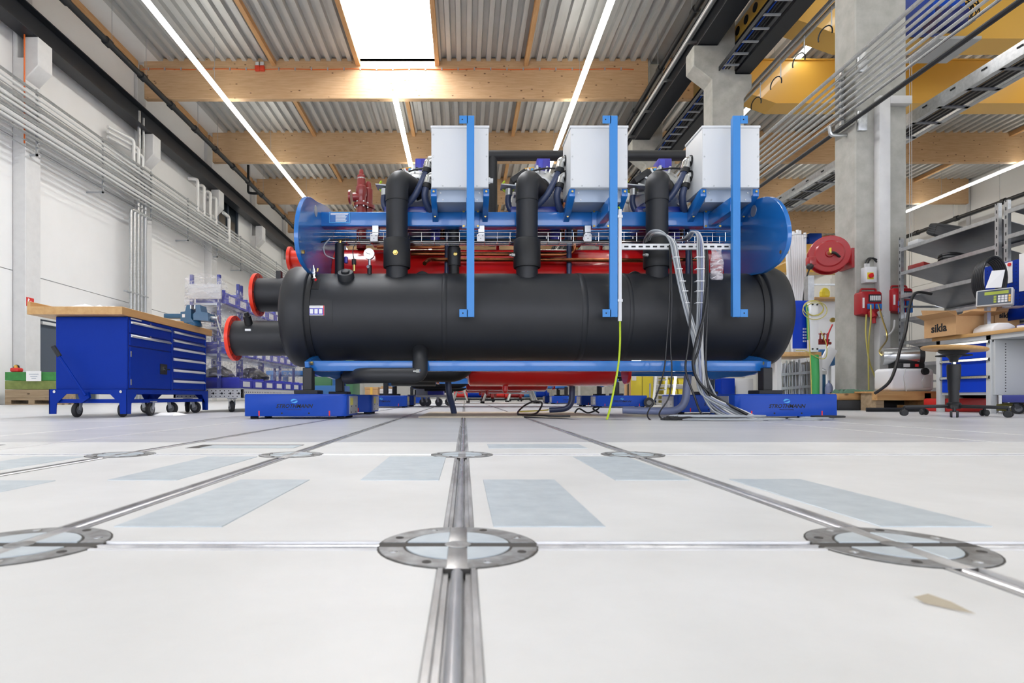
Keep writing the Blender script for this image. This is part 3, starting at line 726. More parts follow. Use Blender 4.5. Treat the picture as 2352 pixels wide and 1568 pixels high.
p = W(572, 745, 5.2); MB().cyl((p.x, 5.2, .83), (p.x-.005, 5.16, .90), .035, n=14).cyl((p.x, 5.17, .89), (p.x-.01, 5.15, .93), .022, n=10).build('vent_valve', 'black_part', n1)
a = W(563, 757, 5.14); MB().box(a.x, a.x+.05, 5.135, 5.15, a.z-.01, a.z+.008).build('label', 'paper', n1)
a = W(614, 644, 5.4); MB().box(a.x, a.x+.055, 5.425, 5.445, a.z-.002, a.z+.01).build('label', 'paper', n2)
a = W(640, 642, 5.5); MB().box(a.x-.02, a.x+.025, 5.48, 5.54, a.z-.03, a.z+.08).build('sensor_box', 'black_part', CH)
# red upper nozzle of the condenser, left of the end plate
n3 = MB().lathe((-1.80, 6.05, 1.62), (1, 0, 0), [(0, .085), (.34, .085)], 30).build('condenser_nozzle', 'flange_red', CH, smooth=60)
MB().lathe((-1.83, 6.05, 1.62), (1, 0, 0), [(0, .125), (.03, .125)], 32).build('flange', 'flange_red', n3)
# suction stubs and details on the vessel
pt, nr = vpt(795, 638)
st = MB().lathe(pt-nr*.03, nr, [(0, .075), (.075, .072), (.085, .066), (.085, .038), (.10, .037), (.104, .03)], 32).build('sight_port', 'black_foam', CH)
t0, t1 = vth(686), vth(741); MB_ = patch(WX(695, 5.0), WX(763, 5.0), t0, t1, VR, .004).build('insulation_patch', 'black_foam', CH)
lb = patch(WX(707, 5.0), WX(745, 5.0), vth(702), vth(724), VR+.004, .001).build('rating_label', 'paper', CH)
patch(WX(709, 5.0), WX(743, 5.0), vth(707.5), vth(722.5), VR+.005, .0006).build('label_print', 'violet_blue', lb)
for k in range(3):
    patch(WX(712+10.5*k, 5.0), WX(719.5+10.5*k, 5.0), vth(710), vth(720), VR+.0056, .0005).build('label_field', 'paper', lb)
patch(WX(742.6, 5.0), WX(744.8, 5.0), vth(702), vth(724), VR+.005, .0006).build('label_edge', 'red_mark', lb)
patch(WX(712, 5.0), WX(736, 5.0), vth(703.5), vth(706), VR+.005, .0006).build('label_bar', 'plastic_grey', lb)
patch(WX(714, 5.1), WX(735, 5.1), vth(640), vth(664), VR, .003).build('insulation_patch', 'black_foam_dark', CH)
pt, nr = vpt(723, 645)
sv = MB().cyl(pt, pt+nr*.03, .017, n=10).cyl(pt+nr*.03, pt+nr*.03+V(0, -.005, .05), .011, n=10).cyl(pt+V(-.03, 0, .055), pt+V(.02, -.03, .06), .012, n=10).cyl(pt+nr*.03+V(0, 0, .05), pt+nr*.03+V(-.01, -.01, .11), .013, n=10).build('service_valve', 'chrome', CH)
MB().cyl(pt+V(.025, -.01, .08), pt+V(.03, -.01, .11), .009, n=8).build('brass_cap', 'brass', sv)
MB().cyl(pt+V(.01, -.02, .0), pt+V(.02, -.03, .01), .01, n=8).build('red_cap', 'red_mark', sv)
for px in (970, 1457, 1640):
    x = WX(px, 5.5); MB().prism([(x+.11*math.cos(a), 1.2+.17*math.sin(a)**1.0) for a in [PI*k/12 for k in range(13)]], 'y', 5.47, 5.62).build('lifting_lug', 'black_foam', CH, bevel=.012, seg=2)
# gauges and small fittings above the vessel
g = W(848, 583, 5.26)
ga = MB().lathe(g+V(0, .02, 0), (0, -1, 0), [(0, .048), (.035, .048), (.035, .043), (.03, .042)], 28).build('pressure_gauge', 'steel', CH)
MB().lathe(g+V(0, -.008, 0), (0, -1, 0), [(0, .041), (.002, .041)], 28).build('dial', 'plastic_grey', ga)
MB().bar(g+V(-.026, -.012, .008), g+V(.012, -.012, -.006), .004, .002, (0, 1, 0)).build('needle', 'ink', ga)
for k in range(9):
    a = -PI*.2+PI*1.4*k/8; MB().obox(g+V(.034*math.cos(a), -.011, .034*math.sin(a)), (.006, .001, .002), Matrix.Rotation(-a, 3, 'Y')).build('tick', 'ink', ga)
MB().cyl(g+V(0, .02, -.048), g+V(0, .02, -.10), .012, n=8).cyl(g+V(-.012, 0, -.115), g+V(-.002, .03, -.11), .014, n=10).build('gauge_cock', 'steel', ga)
MB().cyl(g+V(0, .02, -.10), g+V(0, .02, -.2), .02, n=12).build('gauge_stem', 'black_part', ga)
a = W(780, 560, 5.35); MB().lathe((a.x, 5.35, 1.28), (0, 0, 1), [(0, .042), (a.z-1.28, .042)], 20).build('insulated_stub', 'black_foam_dark', CH)
MB().cyl((a.x, 5.35, a.z), (a.x+.01, 5.35, a.z+.04), .015, n=8).build('stub_valve', 'brass', CH)
a = W(795, 597, 5.4); MB().box(a.x-.015, a.x+.015, 5.38, 5.42, a.z-.03, a.z+.03).build('sensor', 'violet_blue', CH, bevel=.006)
a = W(813, 600, 5.3); MB().cyl(a+V(0, 0, .02), a+V(0, 0, -.03), .02, n=10).build('transmitter', 'black_part', CH); MB().cyl(a+V(0, 0, -.03), a+V(0, 0, -.09), .013, n=8).build('transmitter_stem', 'brass', CH)
MB().tube(spline([a+V(0, 0, .02), a+V(-.01, 0, .1), a+V(.01, .05, .2), a+V(.05, .1, .26)], 6), .004, 6).build('sensor_wire', 'cable_black', CH)
MB().tube(spline([W(758, 548, 5.3), W(744, 565, 5.3), W(748, 585, 5.3), W(768, 594, 5.3)], 6), .006, 6).build('sensor_wire', 'cable_grey', CH)
MB().tube(spline([W(800, 548, 5.3), W(740, 555, 5.35), W(736, 575, 5.4), W(738, 595, 5.45)], 6), .006, 6).build('sensor_wire', 'cable_black', CH)
# label plate on the beam
a = W(756, 486.5, 5.365); b = W(804, 512, 5.365)
lp = MB().box(a.x, b.x, 5.364, 5.37, b.z, a.z).build('info_plate', 'logo_blue', CH)
MB().box(a.x+.006, b.x-.006, 5.3625, 5.364, b.z+.006, a.z-.006).build('print_field', 'chiller_blue', lp)
for k in range(8):
    z = a.z-.015-.0105*k; x0 = a.x+(.014 if k < 2 else .06); MB().box(x0, b.x-(.03 if k > 1 else .014)-.006*(k % 3), 5.3615, 5.3625, z-.003, z+.003).build('print_line', 'paper', lp)
# copper lines
def cop(pts, r=.02): return MB().tube(fillet(pts, .06, 6), r, 10).build('copper_line', 'copper', CH)
cop([W(866, 566, 5.75), W(1000, 567, 5.75), W(1030, 566, 5.75), W(1037, 540, 5.75)], .021)
cop([W(944, 582, 5.72), W(1290, 584, 5.72)], .022); cop([W(1290, 584, 5.72), W(1318, 580, 5.72), W(1322, 520, 5.72)], .022)
cop([W(975, 605, 5.5), W(985, 596, 5.6), W(1000, 596, 5.65), W(1480, 598, 5.65)], .02); cop([W(1480, 596, 5.65), W(1610, 596, 5.65)], .018)
cop([W(866, 560, 5.8), W(1010, 562, 5.8)], .016)
for px, t in ((1043, 'black_foam_dark'),):
    a = W(px, 570, 5.55); MB().cyl((a.x, 5.55, 1.2), (a.x, 5.55, 2.3), .05, n=18).build('riser_pipe', t, CH)
    cl = MB().cyl((a.x, 5.55, WZ(611, 5.55)), (a.x, 5.55, WZ(570, 5.55)), .062, n=20).build('collar', 'black_foam', CH)
    MB().lathe(W(1046, 583, 5.485), (0, -1, 0), [(0, .018), (.008, .018), (.012, .008)], 14).build('brass_cap', 'brass', cl)
def ribbed(pts, r, name='flexible_hose', m='hose_grey', n=10, T=CH, k=14):
    P = spline(pts, k); return MB().tube(P, r, n, ribs=.05).build(name, m, T, smooth=60)
ribbed([W(1027, 520, 5.7), W(1027, 575, 5.7), W(1026, 640, 5.7)], .024, k=16)
ribbed([W(1306, 490, 5.7), W(1307, 560, 5.7), W(1307, 640, 5.7)], .026, k=16)
ribbed([W(1578, 520, 5.6), W(1580, 575, 5.6), W(1580, 640, 5.6)], .024, k=16)
for px in (1084, 1145, 1388, 1620):
    a = W(px, 566, 5.95); MB().cyl((a.x, 6.1, 1.70), (a.x, 6.1, 1.80), .02, n=8).build('red_stub', 'chiller_red', CH)
for px in (870, 1322):
    a = W(px, 556, 5.8); MB().box(a.x-.06, a.x+.06, 5.75, 5.9, 1.70, 1.77).build('pipe_saddle', 'brown_red', CH)
# wire basket under the beam
wbk = MB(); Y0, Y1, Z0, Z1 = 5.355, 5.475, 1.615, 1.70
XA, XB = WX(736, Y0), WX(1716, Y0)
for (y, z) in ((Y0, Z1), (Y0, (Z0+Z1)/2+.005), (Y0, Z0), (Y0+.06, Z0), (Y1, Z0), (Y1, Z1)): wbk.cyl((XA, y, z), (XB, y, z), .0028, n=6)
x = XA
while x < XB:
    wbk.tube([(x, Y0, Z1), (x, Y0, Z0), (x, Y1, Z0), (x, Y1, Z1)], .0028, 5); x += .117
wbk.build('wire_basket', 'chrome', CH)
for k in range(5):
    pts = [(XA+.15+.4*i, Y0+.02+.02*k, Z0+.014+.012*(k % 2)+.006*math.sin(i*1.7+k)) for i in range(9)]
    MB().tube(spline(pts, 4), .007, 6).build('tray_cable', 'cable_black' if k != 2 else 'cable_grey', CH)
for px in (859, 1104, 1350):
    a = W(px, 545, 5.33); bx = MB().box(a.x-.035, a.x+.035, 5.325, 5.352, a.z-.038, a.z+.03).build('support_clip', 'plastic_white', CH, bevel=.003, seg=1)
    MB().box(a.x-.02, a.x+.035, 5.36, 5.44, a.z+.03, 1.765).build('clip_arm', 'steel', bx)
    for (dx, dz) in ((-.018, .014), (.02, .014), (0, -.01)): MB().cyl((a.x+dx, 5.322, a.z+dz), (a.x+dx, 5.326, a.z+dz), .004, n=8).build('clip_hole', 'ink', bx)
# ---- three compressor modules
BX = [-.29, .923, 2.073]
PX = [-.614+1.181*i for i in range(3)]
for i in range(3):
    px, bx = PX[i], BX[i]; cx = px+.155; cz = 2.15
    # suction pipe
    pp = MB().tube([(px, 5.26, 1.22), (px, 5.26, 2.0)], .098, 32).build('suction_pipe', 'black_foam', CH, smooth=60)
    MB().lathe((px, 5.26, WZ(612, 5.2)), (0, 0, 1), [(0, .09), (0, .119), (.012, .123), (.25, .121), (.262, .10)], 36).build('pipe_sleeve', 'black_foam_dark', pp, smooth=60)
    MB().lathe((px, 5.26, 1.95), (0, 0, 1), [(0, .098), (.0, .1035), (.012, .1035), (.012, .098)], 32).build('seam_ring', 'black_foam_dark', pp)
    d = Vector((.155, .30, 0)); 
    MB().tube(fillet([(px, 5.26, 1.96), (px, 5.26, cz), (px+d.x, 5.26+d.y, cz)], .17, 12), .1025, 32).build('elbow', 'black_foam', pp, smooth=60)
    MB().lathe((px+d.x*.85, 5.26+d.y*.85, cz), d, [(0, .115), (.05, .115)], 28).build('elbow_end', 'black_foam_dark', pp)
    if i < 3:
        q = Vector((px, 5.26-.122, WZ(577, 5.1)))
        if i == 0: MB().lathe(q+V(0, .01, 0), (0, -1, 0), [(0, .024), (.012, .024), (.012, .017), (.03, .015)], 6).build('plug', 'brass', pp)
        else: MB().lathe((px+(-.12 if i == 1 else -.11), 5.18, WZ(584, 5.15)), (-1, -.3, 0), [(0, .016), (.03, .016), (.03, .009), (.05, .009)], 8).build('plug', 'steel', pp)
    # compressor, axis along the depth
    c = MB().lathe((cx, 5.50, cz), (0, 1, 0), [(0, .12), (.03, .15), (.07, .20), (.12, .235), (.2, .25), (.32, .25), (.34, .23), (.42, .23), (.44, .26), (.50, .26), (.52, .22), (.9, .22)], 40).build('compressor', 'alu_cast', CH, smooth=40)
    for k in range(16):
        a = 2*PI*k/16+.1; q = Vector((cx+.215*math.cos(a), 5.6, cz+.215*math.sin(a)))
        MB().obox(q, (.07, .10, .018), Matrix.Rotation(-a, 3, 'Y')).build('cooling_fin', 'alu_cast', c)
        if k % 2: MB().cyl((cx+.242*math.cos(a+.2), 5.93, cz+.242*math.sin(a+.2)), (cx+.242*math.cos(a+.2), 5.9, cz+.242*math.sin(a+.2)), .014, n=6).build('bolt', 'steel', c)
    MB().box(cx+.12, cx+.26, 5.62, 5.85, cz-.02, cz+.17).build('terminal_block', 'alu_cast', c, bevel=.02)
    MB().lathe((cx+.2, 5.615, cz-.1), (0, -1, 0), [(0, .03), (.02, .03)], 12).build('flange_plug', 'black_part', c)
    MB().obox((cx+.14, 5.52, cz-.05), (.022, .01, .075)).build('slot_cover', 'plastic_white', c, bevel=.004)
    MB().box(cx-.02, cx+.11, 5.62, 5.78, cz+.235, cz+.345).box(cx+.02, cx+.07, 5.6, 5.8, cz+.16, cz+.25).build('valve_actuator', 'violet_blue', c, bevel=.008)
    MB().box(cx-.005, cx+.04, 5.615, 5.62, cz+.25, cz+.33).build('actuator_cover', 'bin_blue', c, bevel=.002)
    MB().tube(spline([(cx-.08, 5.55, cz+.19), (cx+.03, 5.55, cz+.215), (cx+.15, 5.56, cz+.22), (cx+.24, 5.58, cz+.2), (cx+.25, 5.6, cz+.1)], 6), .009, 6).build('power_lead', 'cable_black', c)
    MB().obox((cx-.20, 5.62, cz+.15), (.17, .15, .06), Matrix.Rotation(-.6, 3, 'Y')).build('motor_cover', 'black_part', c, bevel=.008)
    MB().obox((cx-.10, 5.6, cz+.235), (.1, .03, .012), Matrix.Rotation(-.15, 3, 'Y')).build('terminal_strip', 'crane_yellow', c)
    for k in range(5): MB().obox((cx-.14+.035*k, 5.59, cz+.215+.004*k), (.02, .02, .02)).build('terminal', ('plastic_white', 'red_mark', 'logo_blue', 'plastic_white', 'cable_black')[k], c)
    MB().torus((cx-.30, 5.55, cz+.05), (.2, 1, 0), .06, .011, 16, 6, PI*.0, PI*1.3).build('earth_lead', 'cable_green', c)
    MB().obox((cx-.28, 5.52, cz+.02), (.20, .16, .012), Matrix.Rotation(.1, 3, 'Y')).build('gland_plate', 'grey_metal', c, bevel=.004)
    ribbed([(cx-.30, 5.5, cz-.03), (cx-.31, 5.5, cz-.12), (cx-.28, 5.5, cz-.2), (cx-.20, 5.5, cz-.25), (cx-.05, 5.52, cz-.25)], .028, 'liquid_hose', 'hose_grey')
    MB().cyl((cx-.30, 5.5, cz-.0), (cx-.30, 5.5, cz-.06), .034, n=16).build('hose_nut', 'steel', c)
    ribbed([(bx-.058, 5.30, 2.25), (bx-.09, 5.30, 2.17), (bx-.17, 5.33, 2.03), (bx-.28, 5.38, 1.94), (bx-.40, 5.42, 1.91)], .031, 'cable_conduit', 'hose_grey', k=12)
    ribbed([(bx-.06, 5.30, 2.10), (bx-.075, 5.31, 2.03), (bx-.06, 5.34, 1.96), (bx-.02, 5.40, 1.90)], .032, 'cable_conduit', 'hose_grey', k=10)
    for zz, L in ((2.30, .0), (2.16, .0)):
        el = MB().tube(fillet([(bx+.01, 5.30, zz+.04), (bx-.035, 5.30, zz+.04), (bx-.055, 5.30, zz-.04)], .04, 5), .04, 18).build('conduit_elbow', 'chrome', CH)
        MB().cyl((bx-.05, 5.30, zz-.03), (bx-.06, 5.30, zz-.07), .042, n=18).build('coupling_nut', 'black_part', el)
        MB().lathe((bx-.012, 5.30, zz+.04), (1, 0, 0), [(0, .05), (.014, .05)], 18).build('seal_ring', 'black_part', el)
    MB().box(cx-.29, cx+.18, 5.40, 5.75, 1.897, 1.955).build('compressor_tray', 'blue_dark', CH, bevel=.006)
    MB().box(cx-.2, cx+.2, 5.6, 5.95, 1.80, 1.93).build('compressor_mount', 'blue_dark', CH, bevel=.006)
    MB().tube([(cx+.24, 5.75, 1.75), (cx+.24, 5.75, 2.15)], .035, 12).build('copper_line', 'copper', CH)
    MB().cyl((cx+.17, 5.72, 1.7), (cx+.17, 5.72, 2.05), .05, n=16).build('liquid_pipe', 'violet_blue', CH)
    MB().cyl((cx+.27, 5.9, 1.95), (cx+.27, 5.9, 2.25), .06, n=16).build('oil_filter', 'chiller_red', CH)
    # control box
    z0, z1 = 2.003, 2.525; y0, y1 = 5.05, 5.43
    cb = MB().box(bx, bx+.5, y0, y1, z0, z1).build('control_box', 'box_grey', CH, bevel=.004, seg=2)
    MB().box(bx-.006, bx+.506, y0-.008, y1+.006, z1-.004, z1+.018).build('lid', 'box_grey', cb, bevel=.004, seg=2)
    MB().box(bx+.004, bx+.496, y0-.004, y0+.001, z0+.004, z1-.006).build('cover_panel', 'box_grey', cb, bevel=.001, seg=1)
    for (dx, dz) in ((.018, .04), (.018, .24), (.018, .43), (.482, .04), (.482, .24), (.482, .43), (.10, .015), (.25, .015), (.40, .015)):
        MB().lathe((bx+dx, y0-.003, z0+dz+.03 if dz > .02 else z0+dz), (0, -1, 0), [(0, .008), (.003, .007), (.005, .003)], 10).build('screw', 'steel', cb)
    MB().box(bx+.045, bx+.455, y0+.05, y1, z0-.11, z0).build('bottom_tray', 'tray_grey', cb, bevel=.004)
    for (dx, dz) in ((.08, -.03), (.42, -.03), (.1, -.09), (.4, -.09)): MB().cyl((bx+dx, y0+.05, z0+dz), (bx+dx, y0+.045, z0+dz), .006, n=8).build('screw', 'steel', cb)
    for dx in (.0, .452): MB().box(bx+dx, bx+dx+.048, y0+.03, y0+.06, z0-.055, z0).build('side_lug', 'box_grey', cb)
    for s_ in (.02, .48):
        br = MB().prism([(5.40, 1.80), (5.36, 1.80), (5.07, 1.935), (5.07, 2.0), (5.11, 2.0), (5.40, 1.90)], 'x', bx+s_-.026, bx+s_+.026).build('box_bracket', 'blue_dark' if False else 'chiller_blue', CH, bevel=.004)
        for (yy, zz) in ((5.068, 1.975), (5.30, 1.83)): MB().lathe((bx+s_, yy-.002, zz), (0, -1, 0), [(0, .010), (.006, .010)], 6).build('bolt', 'brass', br)
# box gland at the right of the first box
MB().lathe((BX[0]+.5, 5.2, 2.12), (1, 0, 0), [(0, .03), (.02, .03), (.02, .022), (.045, .022)], 8).build('cable_gland', 'plastic_white', CH)
MB().cyl((.15, 6.2, 2.76), (2.75, 6.2, 2.76), .054, n=24).build('header_pipe', 'black_foam_dark', CH, smooth=60)
for x in (.30, 1.45, 2.62): MB().cyl((x, 6.2, 1.8), (x, 6.2, 2.76), .05, n=18).build('header_drop', 'black_foam_dark', CH)
# ---- front posts on arms
for (x, side) in ((.05, -1), (1.253, -1), (2.285, 1)):
    w = .032; z0, z1 = .85, 2.54; y0 = 4.86
    po = MB().prism([(x-w, y0), (x+w, y0), (x+w, y0+.045), (x+w-.008, y0+.045), (x+w-.008, y0+.008), (x-w+.02, y0+.008), (x-w+.02, y0+.02), (x-w, y0+.02)], 'z', z0, z1).build('front_post', 'post_blue', CH, bevel=.002, seg=1)
    MB().box(x-w+.004, x+w-.010, y0+.01, y0+.05, z0+.01, z1-.01).build('post_core', 'post_blue', po)
    xa = x-w-.062 if side < 0 else x+w; xb = xa+.062
    for (za, zb) in ((z1-.066, z1), (z0, z0+.064)):
        tb = MB().box(xa, xb+(.01 if side < 0 else 0), y0, y0+.006, za, zb).build('post_tab', 'post_blue', po, bevel=.001, seg=1)
        for dx in ((.025,) if za > 1 else (.03,)): MB().cyl((xa+dx, y0-.001, (za+zb)/2), (xa+dx, y0+.002, (za+zb)/2), .006, n=10).build('hole', 'ink', tb)
    ar = MB().box(x-.035, x+.035, y0+.045, 5.36, 1.75, 1.87).build('post_arm', 'chiller_blue', CH, bevel=.006)
    fp = MB().box(x-.075, x+.09, 5.345, 5.368, 1.735, 1.91).build('arm_flange', 'chiller_blue', CH, bevel=.004)
    for (dx, dz) in ((-.058, 1.755), (.073, 1.755), (-.058, 1.89), (.073, 1.89)): MB().lathe((x+dx, 5.346, dz), (0, -1, 0), [(0, .011), (.008, .011)], 6).build('bolt', 'brass', fp)
# ---- relief valves
a = W(830, 470, 5.95); ax, az = a.x, a.z
rvp = MB().lathe((ax, 5.95, az-.12), (0, 0, 1), [(0, .05), (.1, .05), (.1, .075), (.13, .075), (.14, .05), (.2, .05), (.22, .06), (.30, .055), (.31, .045), (.42, .04), (.43, .025), (.47, .02), (.48, .015)], 20).build('relief_valve', 'brown_red', CH)
MB().lathe((ax+.06, 6.02, az-.12), (0, 0, 1), [(0, .05), (.1, .05), (.1, .07), (.13, .07), (.14, .045), (.3, .045), (.31, .035), (.36, .03), (.38, .02)], 20).build('relief_valve', 'brown_red', CH)
MB().tube(fillet([(ax, 5.95, az+.07), (ax-.06, 5.93, az+.07), (ax-.08, 5.93, az+.07)], .03), .045, 14).lathe((ax-.10, 5.93, az+.07), (-1, 0, 0), [(0, .05), (.0, .072), (.02, .072)], 20).build('outlet', 'brown_red', rvp)
for k in range(6):
    t = 2*PI*k/6; MB().cyl((ax+.064*math.cos(t), 5.95+.064*math.sin(t), az-.035), (ax+.064*math.cos(t), 5.95+.064*math.sin(t), az+.025), .009, n=6).build('bolt', 'steel', rvp)
MB().cyl((ax, 5.95, 1.7), (ax, 5.95, az-.1), .05, n=16).build('valve_riser', 'brown_red', CH)
MB().lathe((ax, 5.95, az+.26), (0, 0, 1), [(0, .042), (.012, .042)], 16).build('tag_ring', 'steel', rvp)
# ---- lower black pipe with elbow in front of the rail
MB().tube(fillet([W(965, 800, 5.2), W(965, 832, 4.96), W(965, 862, 4.93), W(830, 862, 4.93), W(800, 866, 5.4)], .12, 8), .066, 24).build('drain_pipe', 'black_foam', CH, smooth=60)
a = W(957, 852, 4.86); MB().cyl(a+V(0, 0, 0), a+V(.03, -.01, 0), .016, n=6).cyl(a+V(-.03, 0, 0), a+V(0, 0, 0), .01, n=8).build('drain_valve', 'chrome', CH)
# ---- white slotted rail, conduit, clear bag
a = W(1425, 560, 4.95); b = W(1688, 573, 4.95)
sl = MB().box(a.x, b.x, 4.94, 4.97, b.z, a.z).build('slotted_rail', 'plastic_white', CH, bevel=.002, seg=1)
for k in range(16): x = a.x+.03+.061*k; MB().box(x, x+.036, 4.938, 4.941, (a.z+b.z)/2-.008, (a.z+b.z)/2+.006).build('slot', 'ink', sl)
a = W(1424, 480, 4.9); b = W(1424, 737, 4.9)
cn = MB().box(a.x-.014, a.x+.016, 4.9, 4.925, b.z, a.z).build('vertical_conduit', 'plastic_white', CH, bevel=.004)
for py in (497, 690): z = WZ(py, 4.9); MB().box(a.x-.02, a.x+.022, 4.895, 4.93, z-.01, z+.012).build('conduit_clip', 'plastic_white', cn)
MB().tube(spline([a+V(0, .01, 0), a+V(-.005, .01, .02), a+V(-.02, .02, .015)], 5), .006, 6).build('earth_lead', 'cable_green', CH)
# ---- cables: two bundles dropping to the floor, loose leads
def cable(pts, r, m, name='cable'): return MB().tube(spline(pts, 7), r, 6).build(name, m, CH)
rnd = random.Random(3)
Yc = 4.83
for k in range(7):
    o1 = (k % 4)*4.0; o2 = rnd.uniform(-3, 3); yo = .008*(k//3)
    cable([W(1478+o1, 562, 5.3), W(1482+o1, 545, 5.1), W(1497+o1*.6, 530+o1*.5, Yc+yo+.05), W(1521+o1*.5, 532+o1*.6, Yc+yo), W(1539+o1, 556, Yc+yo), W(1548+o1, 600, Yc+yo),
           W(1560+o1, 660, Yc+yo), W(1575+o1, 720, Yc+yo), W(1592+o1+o2*.5, 780, Yc), W(1604+o1*1.2+o2, 850, Yc-.02), W(1618+o1*2+o2, 905, Yc-.06), W(1645+k*9, 945, 4.72-.03*k), W(1680+k*13, 964, 4.52-.02*k), W(1735+k*9, 968, 4.42)], .0078, ('cable_grey', 'cable_mid', 'plastic_grey')[k % 3])
for k in range(8):
    o1 = (k % 4)*4.4; o2 = rnd.uniform(-4, 4); yo = .008*(k//4)
    cable([W(1552+o1, 552, 5.2), W(1570+o1, 548, 5.0), W(1588+o1*.6, 532, Yc+yo+.03), W(1601+o1*.6, 540, Yc+yo), W(1602+o1, 570, Yc+yo), W(1603+o1, 640, Yc+yo), W(1602+o1, 720, Yc+yo),
           W(1598+o1+o2*.6, 780, Yc), W(1600+o1+o2, 850, Yc-.03), W(1612+o1+o2, 905, Yc-.08), W(1640+k*10, 944, 4.65-.02*k), W(1690+k*9, 963, 4.48), W(1700+k*14, 969, 4.38)], .0078, ('cable_grey', 'cable_mid', 'hose_light', 'plastic_grey')[k % 4])
for k, (px, dx) in enumerate(((1537, 0), (1540, 3), (1587, 0), (1624, 2), (1620, -3))):
    cable([W(px, 560 if k < 2 else 575, 4.95), W(px+2, 620, Yc), W(px+dx, 700, Yc-.02), W(px-6+dx*2, 790, Yc-.03), W(px-12+dx*5, 850, Yc-.05), W(px-30+dx*9 if k < 2 else px+8, 910, Yc-.1), W(px-50+dx*8 if k < 2 else px+25, 950, 4.7), W(px-40+dx*10 if k < 2 else px+60, 968, 4.42)], .006 if k < 2 else .0085, 'cable_black')
cable([W(1625, 660, Yc-.03), W(1618, 720, Yc-.05), W(1598, 790, Yc-.06), W(1592, 840, Yc-.07), W(1608, 880, Yc-.08), W(1650, 915, 4.7), W(1700, 943, 4.5), W(1732, 958, 4.5), W(1762, 967, 4.38), W(1720, 972, 4.35)], .012, 'cable_black')
for py in (590, 617, 645, 668, 695):
    q = W(1552+(py-590)*.25, py, Yc-.012); MB().box(q.x-.016, q.x+.034, Yc-.014, Yc+.03, q.z-.003, q.z+.003).build('cable_tie', 'plastic_white', CH)
    q = W(1600, py, Yc-.012); MB().box(q.x-.004, q.x+.07, Yc-.014, Yc+.03, q.z-.003, q.z+.003).build('cable_tie', 'plastic_white', CH)
for k in range(5):
    c0 = W(1580+26*k, 969, 4.36); R = .10+.035*k
    MB().tube([(c0.x+R*1.7*math.cos(2*PI*j/26)*(1+.06*math.sin(3*j)), 4.42+R*.55*math.sin(2*PI*j/26), .010+.008*k % .03) for j in range(27)], .008, 6).build('cable_coil', 'cable_black' if k < 3 else 'cable_grey', CH)
for k in range(3):
    c0 = W(1850+20*k, 968, 4.45); MB().tube([(c0.x+.12*math.cos(2*PI*j/20)+.02*k, 4.45+.08*math.sin(2*PI*j/20), .009+.01*k) for j in range(19)], .008, 6).build('cable_coil', 'cable_grey' if k < 2 else 'cable_black', CH)
cable([W(1480, 968, 4.42), W(1420, 965, 4.5), W(1350, 966, 4.5), W(1290, 962, 4.7), W(1200, 957, 5.0)], .007, 'cable_black', 'floor_cable')
cable([W(1424, 738, 4.9), W(1424, 790, 4.85), W(1420, 840, 4.8), W(1409, 900, 4.75), W(1398, 950, 4.66), W(1394, 962, 4.60)], .0085, 'cable_green', 'earth_cable')
# clear bag of small parts hanging from the slotted rail
bgm = MB(); A = W(1645, 572, 4.9)
rows = [(0, .045, .02), (-.02, .042, .025), (-.05, .045, .03), (-.12, .055, .035), (-.2, .057, .035), (-.245, .052, .025), (-.262, .045, .006)]
vs_ = []; n = 12
for (dz, wx, wy) in rows:
    for j in range(n):
        t = 2*PI*j/n; vs_.append((A.x+wx*math.cos(t)*(1+.1*math.sin(j*2.3+dz*40)), 4.89+wy*math.sin(t), A.z+dz))
fs = [(i*n+j, i*n+(j+1) % n, (i+1)*n+(j+1) % n, (i+1)*n+j) for i in range(len(rows)-1) for j in range(n)]+[tuple(range((len(rows)-1)*n, len(rows)*n))]
bag = tag(bgm.add(vs_, fs).build('parts_bag', 'clear_bag'), 'clear plastic bag of small white parts hanging on the slotted rail', 'bag')
for k in range(8):
    q = A+V(rnd.uniform(-.03, .03), -.01, -.24+.02*k); MB().bar(q+V(-.02, 0, -.01), q+V(.02, 0, rnd.uniform(-.01, .02)), .012, .006).build('small_part', 'paper', bag)
# ---- hoses down to the floor
MB().tube(spline([W(1029, 870, 5.9), W(1032, 905, 5.9), W(1040, 935, 5.95), W(1043, 949, 5.98)], 8), .031, 12).build('drain_hose', 'hose_grey', CH)
MB().tube(fillet([W(1315, 850, 6.2), W(1313, 938, 6.2), W(1262, 941, 6.25)], .16, 10), .033, 12).build('drain_hose', 'hose_grey', CH)
MB().tube(fillet([W(1580, 860, 5.3), W(1573, 943, 5.3), W(1500, 944, 5.3), W(1430, 941, 5.35)], .28, 12), .034, 14).build('drain_hose', 'hose_light', CH)

